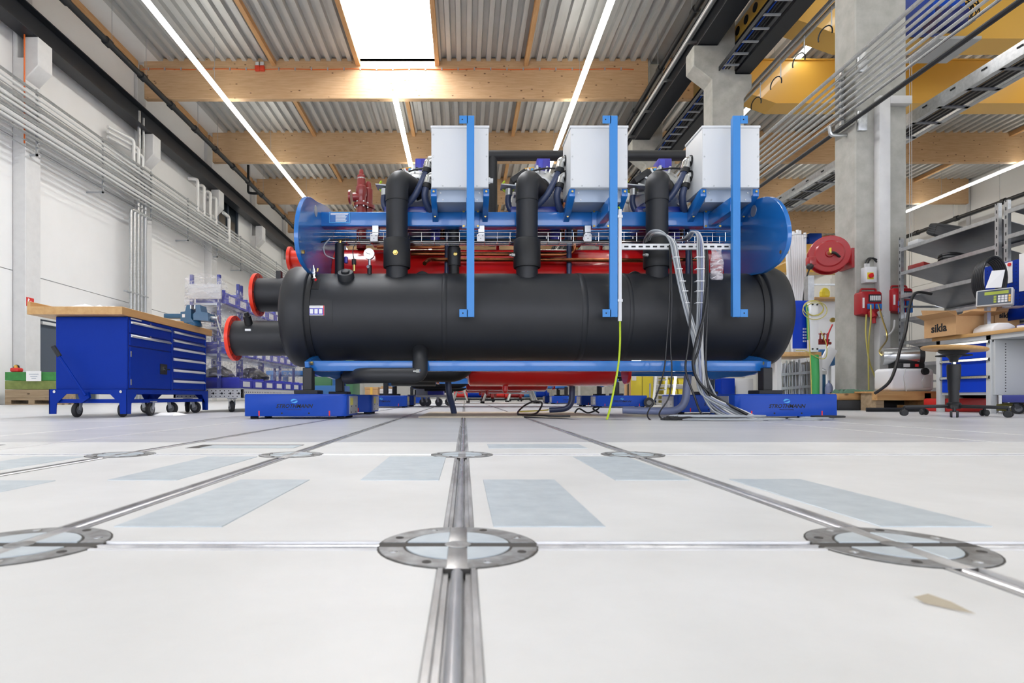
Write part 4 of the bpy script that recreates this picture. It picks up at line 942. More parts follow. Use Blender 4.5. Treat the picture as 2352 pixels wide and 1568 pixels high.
# ---- carts
def leaf(cx, cz, s, y, par):
    n = 10
    a = [(cx-.5*s+1.0*s*k/n, cz+.05*s+.30*s*math.sin(PI*k/n)**.8*(1-.35*k/n)) for k in range(n+1)]+[(cx+.5*s-.8*s*k/n, cz+.05*s+.12*s*math.sin(PI*k/n)-.06*s*k/n) for k in range(n+1)]
    MB().prism(a, 'y', y-.0012, y+.001).build('logo', 'logo_blue', par)
    b = [(2*cx-u, 2*cz-v) for u, v in a]; MB().prism(b, 'y', y-.0012, y+.001).build('logo', 'logo_blue', par)
def cart(x0, y0, label, w=.83, detail=True, flip=False):
    x1 = x0+w; y1 = y0+.5; z0, z1 = .008, .196; c = .045
    o = thing('transport_cart', label, 'cart', ((x0+x1)/2, y0, 0), 'blue air cushion transport carts')
    MB().prism([(x0+c*.3, y0), (x1-c, y0), (x1, y0+c*.6), (x1, y0+.12), (x1, y1), (x0, y1), (x0, y0+c*.6)] if not flip else [(x0+c, y0), (x1-c*.3, y0), (x1, y0+c*.6), (x1, y1), (x0, y1), (x0, y0+c*.6)], 'z', z0+.014, z1).build('body', 'cart_blue', o, bevel=.004, seg=1)
    MB().box(x0+.01, x1-.01, y0+.012, y1-.01, z1, z1+.006).build('lid', 'cart_blue', o, bevel=.002, seg=1)
    xs = x1 if not flip else x0
    e = MB().box(xs-.004, xs+.004, y0+.13, y1-.01, z0+.03, z1-.01).build('end_plate', 'grey_metal', o)
    for (yy, zz) in ((.2, .05), (.4, .05), (.2, .1), (.4, .1)): MB().cyl((xs-.006, y0+yy, zz), (xs+.006, y0+yy, zz), .007, n=8).build('screw', 'ink', e)
    if not flip: MB().box(xs, xs+.005, y0+.16, y0+.27, .11, .17).build('sticker', 'yellow_label', e)
    else: MB().box(xs-.005, xs, y0+.16, y0+.3, .06, .14).build('sticker', 'plastic_grey', e)
    for sx in (x0+.06, x1-.06):
        for sy in (y0+.08, y1-.08): MB().cyl((sx-.03, sy, .012), (sx+.03, sy, .012), .012, n=10).build('wheel', 'rubber', o)
    cx = (x0+x1)/2-.005
    leaf(cx, .146, .058, y0-.0002, o)
    text('lettering', 'STROTHMANN', 'ink', o, (cx, y0-.0006, .104), .043, shear=.28, bold=.0009)
    text('lettering', 'Machines & Handling', 'cart_blue_dark', o, (cx, y0-.0006, .077), .014)
    for dx in (-.10, .12): MB().cyl((cx+dx, y0-.0015, .047), (cx+dx, y0+.002, .047), .007, n=12).build('hole', 'ink', o)
    for dx in (x0+.12, x1-.14): MB().box(dx, dx+.011, y0-.001, y0+.001, .026, .066).build('red_mark', 'red_mark', o)
    return o
CX0, CX1 = -1.79, 2.20
cart(CX0, 4.69, 'blue transport cart under the front left foot of the chiller')
cart(CX1, 4.69, 'blue transport cart under the front right foot of the chiller', flip=True)
cart(CX0, 5.96, 'blue transport cart under the rear left foot of the chiller')
cart(CX1, 5.96, 'blue transport cart under the rear right foot of the chiller', flip=True)
for n_, dy in (('second', 4.9), ('third', 9.8)):
    T = thing('water_chiller', '%s black and red chiller standing behind the front one' % n_, 'chiller', (.6, 5.6+dy, .2))
    core(T, dy, False)
    for y_, w_ in ((4.69+dy, 'front'), (5.96+dy, 'rear')):
        cart(CX0, y_, 'distant blue cart under the %s left foot of the %s chiller' % (w_, n_)); cart(CX1, y_, 'distant blue cart under the %s right foot of the %s chiller' % (w_, n_), flip=True)
tag(MB().box(WX(965, 5.2), WX(1385, 5.2), 4.98, 6.7, .001, .009).build('floor_sheet', 'pale_sheet', bevel=.002, seg=1), 'thin brown sheet lying on the floor under the chiller', 'sheet')
# ================================================================= left side: workbench, trolley, pallet box
def wheel_caster(T, x, y, r=.06, w=.035, rz=0., fork='grey_metal', tyre='rubber', top=.16):
    R = Matrix.Rotation(rz, 3, 'Z'); ax = R @ Vector((1, 0, 0)); c = Vector((x, y, r))
    o = MB().lathe(c-ax*w/2, ax, [(0, r*.6), (0, r*.92), (w*.2, r), (w*.8, r), (w, r*.92), (w, r*.6)], 24).build('caster', tyre, T)
    MB().lathe(c-ax*(w/2+.002), ax, [(0, r*.58), (w+.004, r*.58)], 20).lathe(c-ax*(w/2+.006), ax, [(0, r*.2), (w+.012, r*.2)], 10).build('wheel_hub', 'wheel_grey', o)
    for s in (-1, 1):
        p = c+ax*s*(w/2+.008); MB().bar(p, p+Vector((0, 0, top-r))+(R @ Vector((0, .02, 0))), .004, .04, tuple(R @ Vector((0, 1, 0)))).build('fork', fork, o)
    MB().box(x-.04, x+.04, y-.03, y+.05, top, top+.008).build('top_plate', fork, o)
    return o
WB = thing('workbench', 'blue steel workbench on casters with a beech top and drawers', 'workbench', (-3.3, 5.8, 0))
X0, X1, Y0, Y1 = -3.60, -2.97, 5.10, 6.62
MB().box(X0, X1, Y0, Y1, .245, .886).build('cabinet_body', 'bench_blue', WB, bevel=.004, seg=1)
MB().box(-3.74, -2.945, 4.98, 6.76, .888, .957).build('worktop', 'birch_top', WB, bevel=.003, seg=1)
MB().box(-3.765, -3.735, 4.98, 6.76, .888, 1.0).build('back_board', 'birch_top', WB, bevel=.003, seg=1)
def hndl(par, y0, y1, z, m='steel', x=X1):
    MB().prism([(x, z-.012), (x+.026, z-.012), (x+.03, z-.004), (x+.012, z+.016), (x, z+.016)], 'y', y0, y1).build('handle', m, par, bevel=.001, seg=1)
def front(name, y0, y1, z0, z1, par=WB): return MB().box(X1-.01, X1+.014, y0, y1, z0, z1).build(name, 'bench_blue', par, bevel=.003, seg=1)
MB().box(X1-.005, X1+.003, Y0+.01, Y1-.01, .25, .884).build('front_recess', 'blue_dark', WB)
MB().box(X1-.01, X1+.012, Y0+.02, 5.84, .862, .884).build('top_rail', 'bench_blue', WB); MB().box(X1-.01, X1+.012, 5.84, Y1, .862, .884).build('top_rail', 'bench_blue', WB)
MB().box(X1-.01, X1+.016, 5.835, 5.868, .25, .884).build('divider', 'bench_blue', WB, bevel=.002); MB().box(X1-.01, X1+.016, Y1-.03, Y1, .25, .884).build('side_stile', 'bench_blue', WB, bevel=.002)
for z0, z1 in ((.745, .86), (.635, .74)):
    d = front('drawer', Y0+.02, 5.83, z0, z1); hndl(d, Y0+.03, 5.82, z1-.02)
    MB().cyl((X1+.013, 5.45, z1-.0), (X1+.018, 5.45, z1-.0), .009, n=10).build('lock', 'steel', d)
d = front('cabinet_door', Y0+.02, 5.83, .256, .625)
MB().box(X1+.013, X1+.018, 5.62, 5.75, .40, .50).build('lock_plate', 'ink', d); MB().cyl((X1+.016, 5.68, .45), (X1+.03, 5.68, .45), .02, n=14).bar((X1+.032, 5.66, .45), (X1+.036, 5.76, .45), .012, .012).build('lock_knob', 'chrome', d)
for z in (.31, .56): MB().box(X1+.012, X1+.017, Y0+.025, Y0+.04, z-.025, z+.025).build('hinge', 'steel', d)
zz = [.862, .775, .69, .585, .472, .362, .256]
for k in range(6):
    d = front('drawer', 5.872, Y1-.035, zz[k+1]+.004, zz[k]-.004); hndl(d, 5.88, Y1-.04, zz[k]-.024, 'steel' if k < 2 else 'plastic_grey')
MB().box(X1+.013, X1+.0145, Y0+.03, Y0+.2, .868, .880).build('name_strip', 'plastic_grey', WB)
# base frame with gusseted feet
fz0, fz1 = .03, .246
def apron(axis, a0, a1, b0, b1):
    L = a1-a0; pts = [(a0, fz0), (a0+.06, fz0), (a0+.065, .12), (a0+.15, .205), (a1-.15, .205), (a1-.065, .12), (a1-.06, fz0), (a1, fz0), (a1, fz1), (a0, fz1)]
    MB().prism(pts, axis, b0, b1).build('base_frame', 'bench_blue', WB, smooth=0)
apron('y', X0-.03, X1+.02, Y0-.04, Y0-.033); apron('y', X0-.03, X1+.02, Y1+.03, Y1+.037)
apron('x', Y0-.04, Y1+.037, X1+.015, X1+.022); apron('x', Y0-.04, Y1+.037, X0-.032, X0-.025)
for x in (X0+.02, X1-.03): MB().cyl((x, Y0-.042, .225), (x, Y0-.05, .225), .012, n=10).build('bolt', 'chrome', WB)
MB().box(X0+.02, X1, Y0-.02, Y0+.02, .125, .16).box(X0+.02, X1, Y1-.06, Y1, .125, .16).box(X1-.04, X1, Y0, Y1, .125, .155).box(X0+.02, X0+.06, Y0, Y1, .125, .155).build('caster_frame', 'bench_blue', WB)
lv = MB().tube([W(196, 908, 4.98), W(150, 838, 4.95), W(132, 812, 4.94)], .011, 8).build('lift_lever', 'bench_blue', WB)
MB().tube([W(137, 818, 4.945), W(122, 795, 4.93)], .019, 10).build('grip', 'rubber', lv)
MB().prism([(WX(182, 5.02), .20), (WX(205, 5.02), .22), (WX(208, 5.02), .17), (WX(190, 5.02), .125)], 'y', 5.0, 5.03).build('lever_bracket', 'bench_blue', WB)
for (px, Y) in ((177, 5.12), (282, 5.16), (345, 5.5)): wheel_caster(WB, WX(px, Y), Y, .062, .035, rz=.05, top=.13)
for (x, Y) in ((X1-.06, 6.0), (X1-.05, 6.5), (X0+.08, 6.4)): wheel_caster(WB, x, Y, .062, .035, rz=PI/2-.2, top=.13)
# vise
vz = .957
VI = thing('bench_vise', 'teal bench vise overhanging the far end of the blue workbench', 'vise', (-3.0, 6.4, vz))
MB().box(-3.30, -2.80, 6.35, 6.43, vz+.085, vz+.135).build('slide', 'vise_teal', VI, bevel=.006)
MB().prism([(-3.10, vz+.03), (-3.10, vz+.15), (-3.05, vz+.155), (-3.035, vz+.225), (-2.985, vz+.225), (-2.985, vz+.08), (-2.95, vz+.03)], 'y', 6.32, 6.46).build('body', 'vise_teal', VI, smooth=20)
MB().prism([(-2.955, vz+.06), (-2.955, vz+.13), (-2.93, vz+.15), (-2.93, vz+.225), (-2.885, vz+.225), (-2.87, vz+.15), (-2.80, vz+.14), (-2.79, vz+.05)], 'y', 6.31, 6.47).build('moving_jaw', 'vise_teal', VI, smooth=20)
MB().box(-2.985, -2.975, 6.30, 6.48, vz+.18, vz+.22).box(-2.94, -2.93, 6.30, 6.48, vz+.18, vz+.22).build('jaw_plate', 'steel', VI)
MB().cyl((-2.80, 6.39, vz+.09), (-2.72, 6.39, vz+.09), .022, n=14).build('screw', 'steel', VI)
MB().cyl((-2.745, 6.38, vz+.13), (-2.66, 6.36, vz-.13), .009, n=8).ball((-2.66, 6.36, vz-.13), .013, 8).build('handle', 'steel', VI)
MB().lathe((-2.98, 6.39, vz-.0), (0, 0, 1), [(0, .08), (.03, .075), (.06, .06)], 20).build('base', 'vise_teal', VI)
MB().box(-3.08, -3.05, 6.315, 6.321, vz+.09, vz+.125).build('badge', 'paper', VI)
tag(MB().prism([(-3.12, 6.10), (-3.1, 6.02), (-2.97, 6.12), (-3.0, 6.2)], 'z', vz, vz+.022).build('wood_scrap', 'timber', bevel=.006), 'small pale wooden piece beside the teal vise', 'wood piece')
def crumple(name, x0, x1, y0, y1, z, h, m, label, cat, seed=1, n=10):
    r = random.Random(seed); b = MB(); vs_ = []
    for i in range(n+1):
        for j in range(n+1):
            e = 0 if i in (0, n) or j in (0, n) else 1
            vs_.append((x0+(x1-x0)*i/n+r.uniform(-.01, .01), y0+(y1-y0)*j/n, z+.002+r.random()*h*e))
    fs = [(i*(n+1)+j, (i+1)*(n+1)+j, (i+1)*(n+1)+j+1, i*(n+1)+j+1) for i in range(n) for j in range(n)]
    k = len(vs_); vs_ += [(v[0], v[1], z) for v in vs_]; fs += [tuple(k+q for q in f[::-1]) for f in fs]
    return tag(b.add(vs_, fs).build(name, m, smooth=25), label, cat)
crumple('paper_sheet', -3.66, -3.1, 5.12, 5.5, .9575, .05, 'paper', 'crumpled white paper lying on the blue workbench', 'paper', 4)
crumple('paper_scrap', -2.95, -2.72, 5.45, 5.75, .0005, .03, 'paper', 'white paper scrap on the floor below the blue workbench', 'paper', 9, 6)
# wrapped shelf trolley
TR = thing('shelf_trolley', 'blue wheeled shelf trolley wrapped in clear film behind the workbench', 'trolley', (-3.0, 7.6, 0))
bx0, bx1, by0, by1 = -3.42, -2.60, 6.80, 9.9
for (a0, a1, b0, b1) in ((bx0, bx1, by0, by0+.03), (bx0, bx1, by1-.03, by1), (bx0, bx0+.03, by0, by1), (bx1-.03, bx1, by0, by1)):
    r = MB().box(a0, a1, b0, b1, .165, .272).build('base_rail', 'plastic_grey', TR, bevel=.003, seg=1)
    if b1-b0 < .1 and b0 < 7:
        for k in range(16):
            for z in (.185, .22, .252): MB().cyl((bx0+.05+.05*k, b0-.001, z), (bx0+.05+.05*k, b0+.002, z), .006, n=8).build('rail_hole', 'ink', r)
        for k in range(8): MB().cyl((bx0+.07+.1*k, b0-.002, .22), (bx0+.07+.1*k, b0+.002, .22), .013, n=12).build('rail_hole', 'ink', r)
    elif a0 > -3:
        for k in range(50): MB().cyl((bx1-.001, by0+.05+.06*k, .235), (bx1+.001, by0+.05+.06*k, .235), .008, n=8).build('rail_hole', 'ink', r)
MB().box(bx0, bx1, by0, by1, .272, .28).build('deck', 'grey_metal', TR)
for (x, y, rz) in ((-2.76, 6.86, .7), (-2.78, 8.1, .5), (-3.3, 6.9, .3), (-3.28, 8.2, .2), (-2.78, 9.6, .4)): wheel_caster(TR, x, y, .065, .04, rz=rz, fork='galv', top=.155)
PYS = (6.84, 7.42, 7.52, 8.3, 9.1, 9.82)
for y in PYS:
    for x in (-3.22, -2.90):
        po = MB().box(x-.018, x+.018, y-.02, y+.02, .28, 1.62).build('post', 'post_navy', TR, bevel=.002, seg=1)
        for k in range(12):
            if y < 7.6 and x > -3.3: MB().box(x-.005, x+.005, y-.0215, y-.0195, .4+.1*k, .44+.1*k).build('post_slot', 'plastic_grey', po)
for z in (.66, 1.26, .98): MB().box(-3.24, -2.87, 6.84, 9.85, z, z+.03).build('shelf', 'grey_metal' if z != .98 else 'galv', TR, bevel=.003)
MB().box(-3.24, -2.86, 6.79, 6.83, 1.33, 1.5).build('end_board', 'plastic_grey', TR, bevel=.004)
def bin_(x0, x1, y0, y1, z, h, label, c='bin_blue'):
    o = thing('storage_bin', label, 'bin', ((x0+x1)/2, (y0+y1)/2, z), 'blue bins on the wrapped trolley')
    t = .008; y1 -= .012
    MB().box(x0, x1, y0, y1, z+.002, z+t).box(x0, x0+t, y0, y1, z+t, z+h).box(x1-t, x1, y0, y1, z+t, z+h*.8).box(x0+t, x1-t, y0, y0+t, z+t, z+h).box(x0+t, x1-t, y1-t, y1, z+t, z+h).build('shell', c, o, bevel=.002, seg=1)
    MB().box(x1-.004, x1+.006, y0, y1, z+h*.72, z+h*.8).build('rim', c, o, bevel=.002, seg=1)
    w = y1-y0; MB().box(x1, x1+.0025, y0+w*.25, y1-w*.2, z+h*.15, z+h*.65).build('label_card', 'paper', o)
for ti, (z, n, h, nm) in enumerate(((1.292, 6, .16, 'top'), (.692, 9, .14, 'middle'), (.282, 7, .13, 'bottom'))):
    for k in range(n):
        y0 = 6.88+.33*k if ti else 6.9+.36*k
        if ti == 2: y0 = 6.9+.42*k
        bin_(-3.2, -2.845 if ti < 2 else -2.68, y0, y0+(.36 if ti == 0 else .33 if ti == 1 else .42), z, h, 'blue storage bin on the %s shelf of the wrapped trolley, %s from the camera' % (nm, ORD[k]))
for (x, y, z, s, l) in ((-3.02, 7.15, .42, .17, 'left'), (-2.95, 8.05, .42, .2, 'right')):
    r = random.Random(int(y*10)); b = MB(); b.ball((x, y, z), s, 14, (1, 1.5, .75)); b.v = [v+Vector((r.uniform(-.02, .02), r.uniform(-.02, .02), r.uniform(-.02, .02))) for v in b.v]
    b.v = [Vector((v.x, v.y, max(v.z, .42))) for v in b.v]
    tag(b.build('black_bag', 'bag_black', smooth=25), 'black plastic bag on the bottom shelf of the wrapped trolley, %s one' % l, 'bag')
r = random.Random(5); wv = []; nz, ns = 14, 60
per = [(-3.27, 6.76), (-2.83, 6.76), (-2.81, 8.3), (-2.81, 9.92), (-3.27, 9.92)]
ring = []
for k in range(len(per)):
    a = Vector(per[k]); c = Vector(per[(k+1) % len(per)]); m_ = (4, 14, 12, 4, 8)[k]
    for j in range(m_): ring.append(a+(c-a)*j/m_)
N = len(ring)
for i in range(nz+1):
    for j, q in enumerate(ring):
        wv.append((q.x+r.uniform(-.012, .012), q.y+r.uniform(-.012, .012), .42+(1.16+.05*math.sin(j*.9)-.12*(j > 5 and j < 30))*i/nz))
wf_ = [(i*N+j, i*N+(j+1) % N, (i+1)*N+(j+1) % N, (i+1)*N+j) for i in range(nz) for j in range(N)]
MB().add(wv, wf_).build('film_wrap', 'wrap_film', TR, smooth=0)
# green pallet box by the nearest left column
PBX = thing('pallet_box', 'green wooden collar box on a pallet by the nearest left column', 'pallet box', (-10.1, 13.4, 0))
for k, (z, m_) in enumerate(((.15, 'pallet_wood'), (.35, 'pallet_green2'), (.55, 'pallet_green'))):
    for (a0, a1, b0, b1) in ((-10.40, -9.2, 13.1, 13.13), (-10.40, -9.2, 13.67, 13.7), (-10.40, -10.37, 13.13, 13.67), (-9.23, -9.2, 13.13, 13.67)):
        MB().box(a0, a1, b0, b1, z, z+.192).build('collar_board', m_, PBX, bevel=.006, seg=1)
for x in (-10.40, -9.87, -9.34): MB().box(x, x+.14, 13.1, 13.7, .022, .10).build('pallet_block', 'pallet_wood', PBX, bevel=.004, seg=1)
for z in (0, .10):
    for y in (13.1, 13.32, 13.56): MB().box(-10.40, -9.2, y, y+.13, z, z+.022).build('pallet_board', 'pallet_wood', PBX, bevel=.003, seg=1)
MB().box(-10.40, -9.2, 13.1, 13.7, .122, .15).build('pallet_deck', 'pallet_wood', PBX)
o = thing('red_tool', 'red power tool lying on the green pallet box', 'tool', (WX(38, 13.3), 13.3, .75))
a = W(38, 847, 13.2); MB().box(a.x-.1, a.x+.09, 13.12, 13.3, .745, .84).build('housing', 'sign_red', o, bevel=.03); MB().torus((a.x, 13.2, .84), (0, 1, 0), .06, .015, 12, 6, PI, 2*PI).build('handle', 'ink', o); MB().box(a.x-.02, a.x+.03, 13.15, 13.25, .84, .9).build('cap', 'crane_yellow', o)
o = MB().box(WX(60, 13.05), WX(94, 13.05), 13.05, 13.06, WZ(875, 13.05), WZ(852, 13.05)).build('notice_sheet', 'paper'); tag(o, 'white printed notice sheet on the green pallet box', 'notice')
for k in range(3): MB().box(WX(66+3*k, 13.04), WX(88-3*k, 13.04), 13.046, 13.05, WZ(859+5*k, 13.05)-.006, WZ(859+5*k, 13.05)+.006).build('print_line', 'tray_grey', o)
o = MB().box(-10.505, -10.485, 13.87, 14.10, 2.36, 2.57).build('fire_sign', 'sign_red'); tag(o, 'red fire safety sign on the nearest left wall column', 'sign')
MB().prism([(13.9, 2.40), (13.94, 2.40), (13.94, 2.5), (13.96, 2.53), (13.92, 2.55), (13.9, 2.5)], 'x', -10.486, -10.482).build('pictogram', 'paper', o)
for k in range(3): MB().box(-10.486, -10.482, 13.99+.03*k, 14.008+.03*k, 2.4, 2.5-.02*k).build('pictogram', 'paper', o)
# ---- machines and crates far behind on the left
o = thing('blue_bench', 'blue steel table frame behind the wrapped trolley', 'table', (-2.9, 10.6, 0))
for (x, y) in ((-3.4, 10.3), (-2.3, 10.3), (-3.4, 11), (-2.3, 11)): MB().box(x-.04, x+.04, y-.04, y+.04, 0, .62).build('leg', 'mid_blue', o)
MB().box(-3.5, -2.2, 10.2, 11.1, .18, .38).build('lower_frame', 'mid_blue', o, bevel=.01); MB().box(-3.5, -2.2, 10.2, 11.1, .56, .64).build('top', 'mid_blue', o, bevel=.01)
o = thing('green_cabinet', 'green steel machine cabinet behind the front left cart', 'cabinet', (-2.6, 12.3, 0))
MB().box(-3.25, -2.35, 12.2, 13.0, .1, 1.0).build('body', 'green_metal', o, bevel=.01); MB().box(-3.2, -2.8, 12.18, 12.21, .15, .95).build('door', 'green_metal', o, bevel=.005); MB().bar((-3.3, 12.15, .5), (-3.12, 12.1, .3), .03, .03).build('lever', 'ink', o); MB().box(-3.25, -2.35, 12.2, 13, 0, .1).build('plinth', 'mid_blue', o)
for k, (px0, px1, Yd, h, m_, l) in enumerate(((752, 775, 13.6, .5, 'green_metal', 'olive green crate beside the green cabinet'), (838, 868, 14.5, .42, 'cardboard', 'tall cardboard box behind the rear carts'), (868, 900, 14.8, .38, 'plastic_white', 'white box between cardboard boxes behind the carts'), (875, 905, 15.5, .46, 'cardboard', 'cardboard box near the distant left carts'))):
    o = thing('storage_box', l, 'box', (WX((px0+px1)/2, Yd), Yd, 0)); a, b = WX(px0, Yd), WX(px1, Yd)
    MB().box(a, b, Yd, Yd+.5, .0, h).build('body', m_, o, bevel=.006); MB().box(a-.006, b+.006, Yd-.006, Yd+.506, h-.06, h+.004).build('lid', m_, o, bevel=.004); MB().box((a+b)/2-.03, (a+b)/2+.03, Yd-.008, Yd, .1, h).build('tape', 'crane_yellow' if m_ == 'cardboard' else m_, o)
o = thing('equipment_trolley', 'pale grey equipment trolley on casters under the chiller in the distance', 'trolley', (-.6, 11.4, 0))
MB().box(WX(955, 11.2), WX(1040, 11.2), 11.2, 11.9, .17, .22).build('deck', 'plastic_white', o, bevel=.01); MB().box(WX(955, 11.2), WX(985, 11.2), 11.25, 11.9, .22, .7).build('cabinet', 'plastic_grey', o, bevel=.01); MB().box(WX(982, 11.2), WX(1018, 11.2), 11.22, 11.9, .22, .5).build('drawer_unit', 'bin_blue', o, bevel=.01)
for (px, Y) in ((972, 11.3), (982, 11.25), (1008, 11.25), (1030, 11.8)): wheel_caster(o, WX(px, Y), Y, .075, .04, rz=1.2, fork='plastic_white', tyre='wheel_grey', top=.17)
# ================================================================= right side
# ---- sockets, switch and hose reel on the massive column
sw = thing('isolator_switch', 'white switch box with a red and yellow rotary knob on the column', 'switch', W(1995, 632, 8.75))
a, b = W(1983, 650, 8.74), W(2008, 614, 8.74)
MB().box(a.x, b.x, 8.68, 8.8, a.z, b.z).build('housing', 'plastic_white', sw, bevel=.008); c = W(2000, 633, 8.67)
MB().box(c.x-.045, c.x+.045, 8.672, 8.68, c.z-.05, c.z+.05).build('yellow_plate', 'yellow', sw); MB().cyl((c.x, 8.65, c.z), (c.x, 8.675, c.z), .035, n=18).box(c.x-.01, c.x+.01, 8.63, 8.65, c.z-.032, c.z+.032).build('knob', 'red_mark', sw)
for dx in (1988, 1994): q = W(dx, 610, 8.72); MB().cyl(q+V(0, 0, -.03), q+V(0, 0, .03), .022, n=10).build('gland', 'plastic_grey', sw); MB().tube(spline([q+V(0, 0, .02), q+V(.01, 0, .07), q+V(.08, .02, .12), W(2014, 602-(1994-dx), 8.74)], 6), .013, 6).build('cable', 'cable_black', sw)
def socket(px, py, lab, far=False):
    c = W(px, py, 8.72); s = thing('socket_unit', lab, 'socket', (c.x, 8.72, c.z-.2), 'red power distribution units on the column')
    MB().prism([(c.x-.155, c.z-.17), (c.x+.1, c.z-.20), (c.x+.155, c.z-.12), (c.x+.155, c.z+.15), (c.x+.12, c.z+.17), (c.x-.14, c.z+.17), (c.x-.155, c.z+.14)], 'y', 8.62, 8.8).build('housing', 'socket_red', s, bevel=.02)
    MB().tube(fillet([(c.x-.12, 8.7, c.z+.17), (c.x-.11, 8.7, c.z+.215), (c.x+.11, 8.7, c.z+.215), (c.x+.12, 8.7, c.z+.17)], .02), .013, 8).build('carry_handle', 'socket_red', s)
    MB().box(c.x-.05, c.x+.13, 8.61, 8.62, c.z+.01, c.z+.12).build('breaker_window', 'dark_glass', s)
    for k in range(6): MB().box(c.x-.035+.027*k, c.x-.015+.027*k, 8.605, 8.612, c.z+.03, c.z+.10).build('breaker', 'plastic_white' if not far else 'plastic_grey', s)
    for dx in (-.03, .09):
        MB().box(c.x+dx-.045, c.x+dx+.045, 8.595, 8.622, c.z-.10, c.z-.02).build('socket_blue', 'socket_blue', s, bevel=.008)
        if far: MB().box(c.x+dx-.045, c.x+dx+.045, 8.595, 8.622, c.z-.20, c.z-.12).build('socket_blue', 'socket_blue', s, bevel=.008)
    MB().box(c.x-.14, c.x-.115, 8.612, 8.62, c.z-.08, c.z+.07).build('label', 'paper', s)
    if not far:
        MB().cyl((c.x-.03, 8.60, c.z-.14), (c.x-.03, 8.54, c.z-.24), .042, n=18).cyl((c.x-.03, 8.54, c.z-.24), (c.x-.03, 8.53, c.z-.32), .025, n=12).build('red_plug', 'socket_red', s)
        MB().cyl((c.x+.09, 8.60, c.z-.14), (c.x+.1, 8.56, c.z-.22), .03, n=14).build('grey_plug', 'plastic_grey', s)
    else: MB().cyl((c.x+.02, 8.60, c.z-.2), (c.x+.02, 8.6, c.z-.28), .028, n=14).build('plug', 'plastic_white', s)
    return c
c = socket(1992, 697, 'red power socket unit with plugged cables on the column')
socket(2062, 690, 'red power socket unit right of the white duct', True)
for k, pts in enumerate(([W(1990, 722, 8.5), W(1989, 770, 8.5), W(1997, 830, 8.5), W(2014, 880, 8.5), V(WX(2018, 8.4), 8.4, .01)], [W(2000, 700, 8.55), W(2000, 735, 8.5), W(1995, 800, 8.5), V(WX(1996, 8.45), 8.45, .01)], [W(2017, 698, 8.55), W(2026, 730, 8.5), W(2038, 775, 8.4), V(5.66, 7.9, .8), V(5.64, 7.75, .7)])):
    tag(MB().tube(spline(pts, 8), .011, 6).build('power_cable', 'cable_yellow' if k < 2 else 'brass'), ('yellow cable hanging from the red plug to the floor', 'yellow cable hanging from the blue socket beside the red plug', 'olive cable from the socket unit towards the heater')[k], 'cable')
tag(MB().tube(spline([W(2055, 735, 8.6), W(2052, 755, 8.58), W(2042, 768, 8.6), W(2032, 772, 8.62)], 6), .013, 6).build('power_cable', 'plastic_grey'), 'short grey cable below the right socket unit', 'cable')
hr = thing('hose_reel', 'red hose reel mounted on the side of the massive column', 'hose reel', W(1900, 585, 8.75))
c = W(1905, 583, 8.55); ax = Vector((-.42, -1, .05)).normalized()
MB().lathe(c-ax*.0, ax, [(0, .05), (.0, .265), (.012, .272), (.02, .262), (.016, .2), (.03, .18), (.03, .06), (.05, .05)], 44).build('front_flange', 'reel_red', hr)
MB().lathe(c-ax*.17, ax, [(0, .05), (.0, .265), (.012, .272), (.02, .262), (.02, .1)], 44).build('rear_flange', 'reel_red', hr)
MB().lathe(c-ax*.16, ax, [(0, .17), (.16, .17)], 32).build('wound_hose', 'cable_black', hr)
MB().lathe(c+ax*.03, ax, [(0, .04), (.02, .035), (.05, .02), (.07, .012)], 14).build('axle_cap', 'brass', hr)
MB().cyl(c+ax*.07, c+ax*.07+V(.0, 0, .07), .016, n=8).build('swivel', 'yellow', hr)
MB().tube(spline([c+ax*.07, c+ax*.1+V(.06, 0, -.01), c+ax*.08+V(.13, 0, -.06), c+ax*.02+V(.17, .05, -.02)], 6), .018, 8).build('feed_hose', 'cable_black', hr)
MB().box(5.55, 5.94, 8.85, 9.05, c.z-.06, c.z+.1).build('mount_arm', 'reel_red', hr, bevel=.01); MB().box(5.90, 5.945, 8.82, 9.12, c.z-.14, c.z+.16).build('mount_plate', 'reel_red', hr)
MB().bar(c-ax*.08, (5.75, 8.95, c.z), .06, .06).build('arm', 'reel_red', hr)
q = W(1863, 600, 8.5); MB().box(q.x-.05, q.x+.05, 8.45, 8.56, q.z-.06, q.z+.06).build('hose_guide', 'reel_red', hr, bevel=.008); MB().ball(q+V(-.03, -.02, -.08), .05, 10).build('hose_stop', 'cable_black', hr)
MB().tube(spline([q+V(-.03, -.02, -.1), W(1852, 640, 8.5), W(1846, 680, 8.5), W(1842, 720, 8.5)], 6), .012, 6).build('free_hose', 'cable_black', hr)
# ---- timber and steel beams on the floor, net
o = MB().box(WX(1925, 7.7), 7.2, 7.7, 8.1, 0, .135).build('steel_beam', 'black_part', bevel=.01); tag(o, 'black steel beam lying in front of the massive column', 'beam')
tag(MB().box(WX(1925, 7.75), WX(2070, 7.75), 7.75, 8.0, .136, .225).build('timber_beam', 'timber', bevel=.008), 'wooden beam lying on the black steel beam', 'timber')
crumple('green_net', WX(1925, 7.8), WX(2015, 7.8), 7.78, 7.98, .226, .06, 'tarp_green', 'crumpled dark green net on the wooden beam', 'net', 12, 12)
for k in range(6):
    pts = [W(1990+22*j, 937+3*math.sin(j*1.3+k), 7.2-.05*k) for j in range(7)]; pts = [Vector((p.x, p.y, .012+.012*(k % 3))) for p in pts]
    tag(MB().tube(spline(pts, 5), .014, 6).build('floor_cable', 'cable_black'), 'black cable lying before the steel beam, %s of six' % ORD[k], 'cable', 'black cables on the floor at the right')
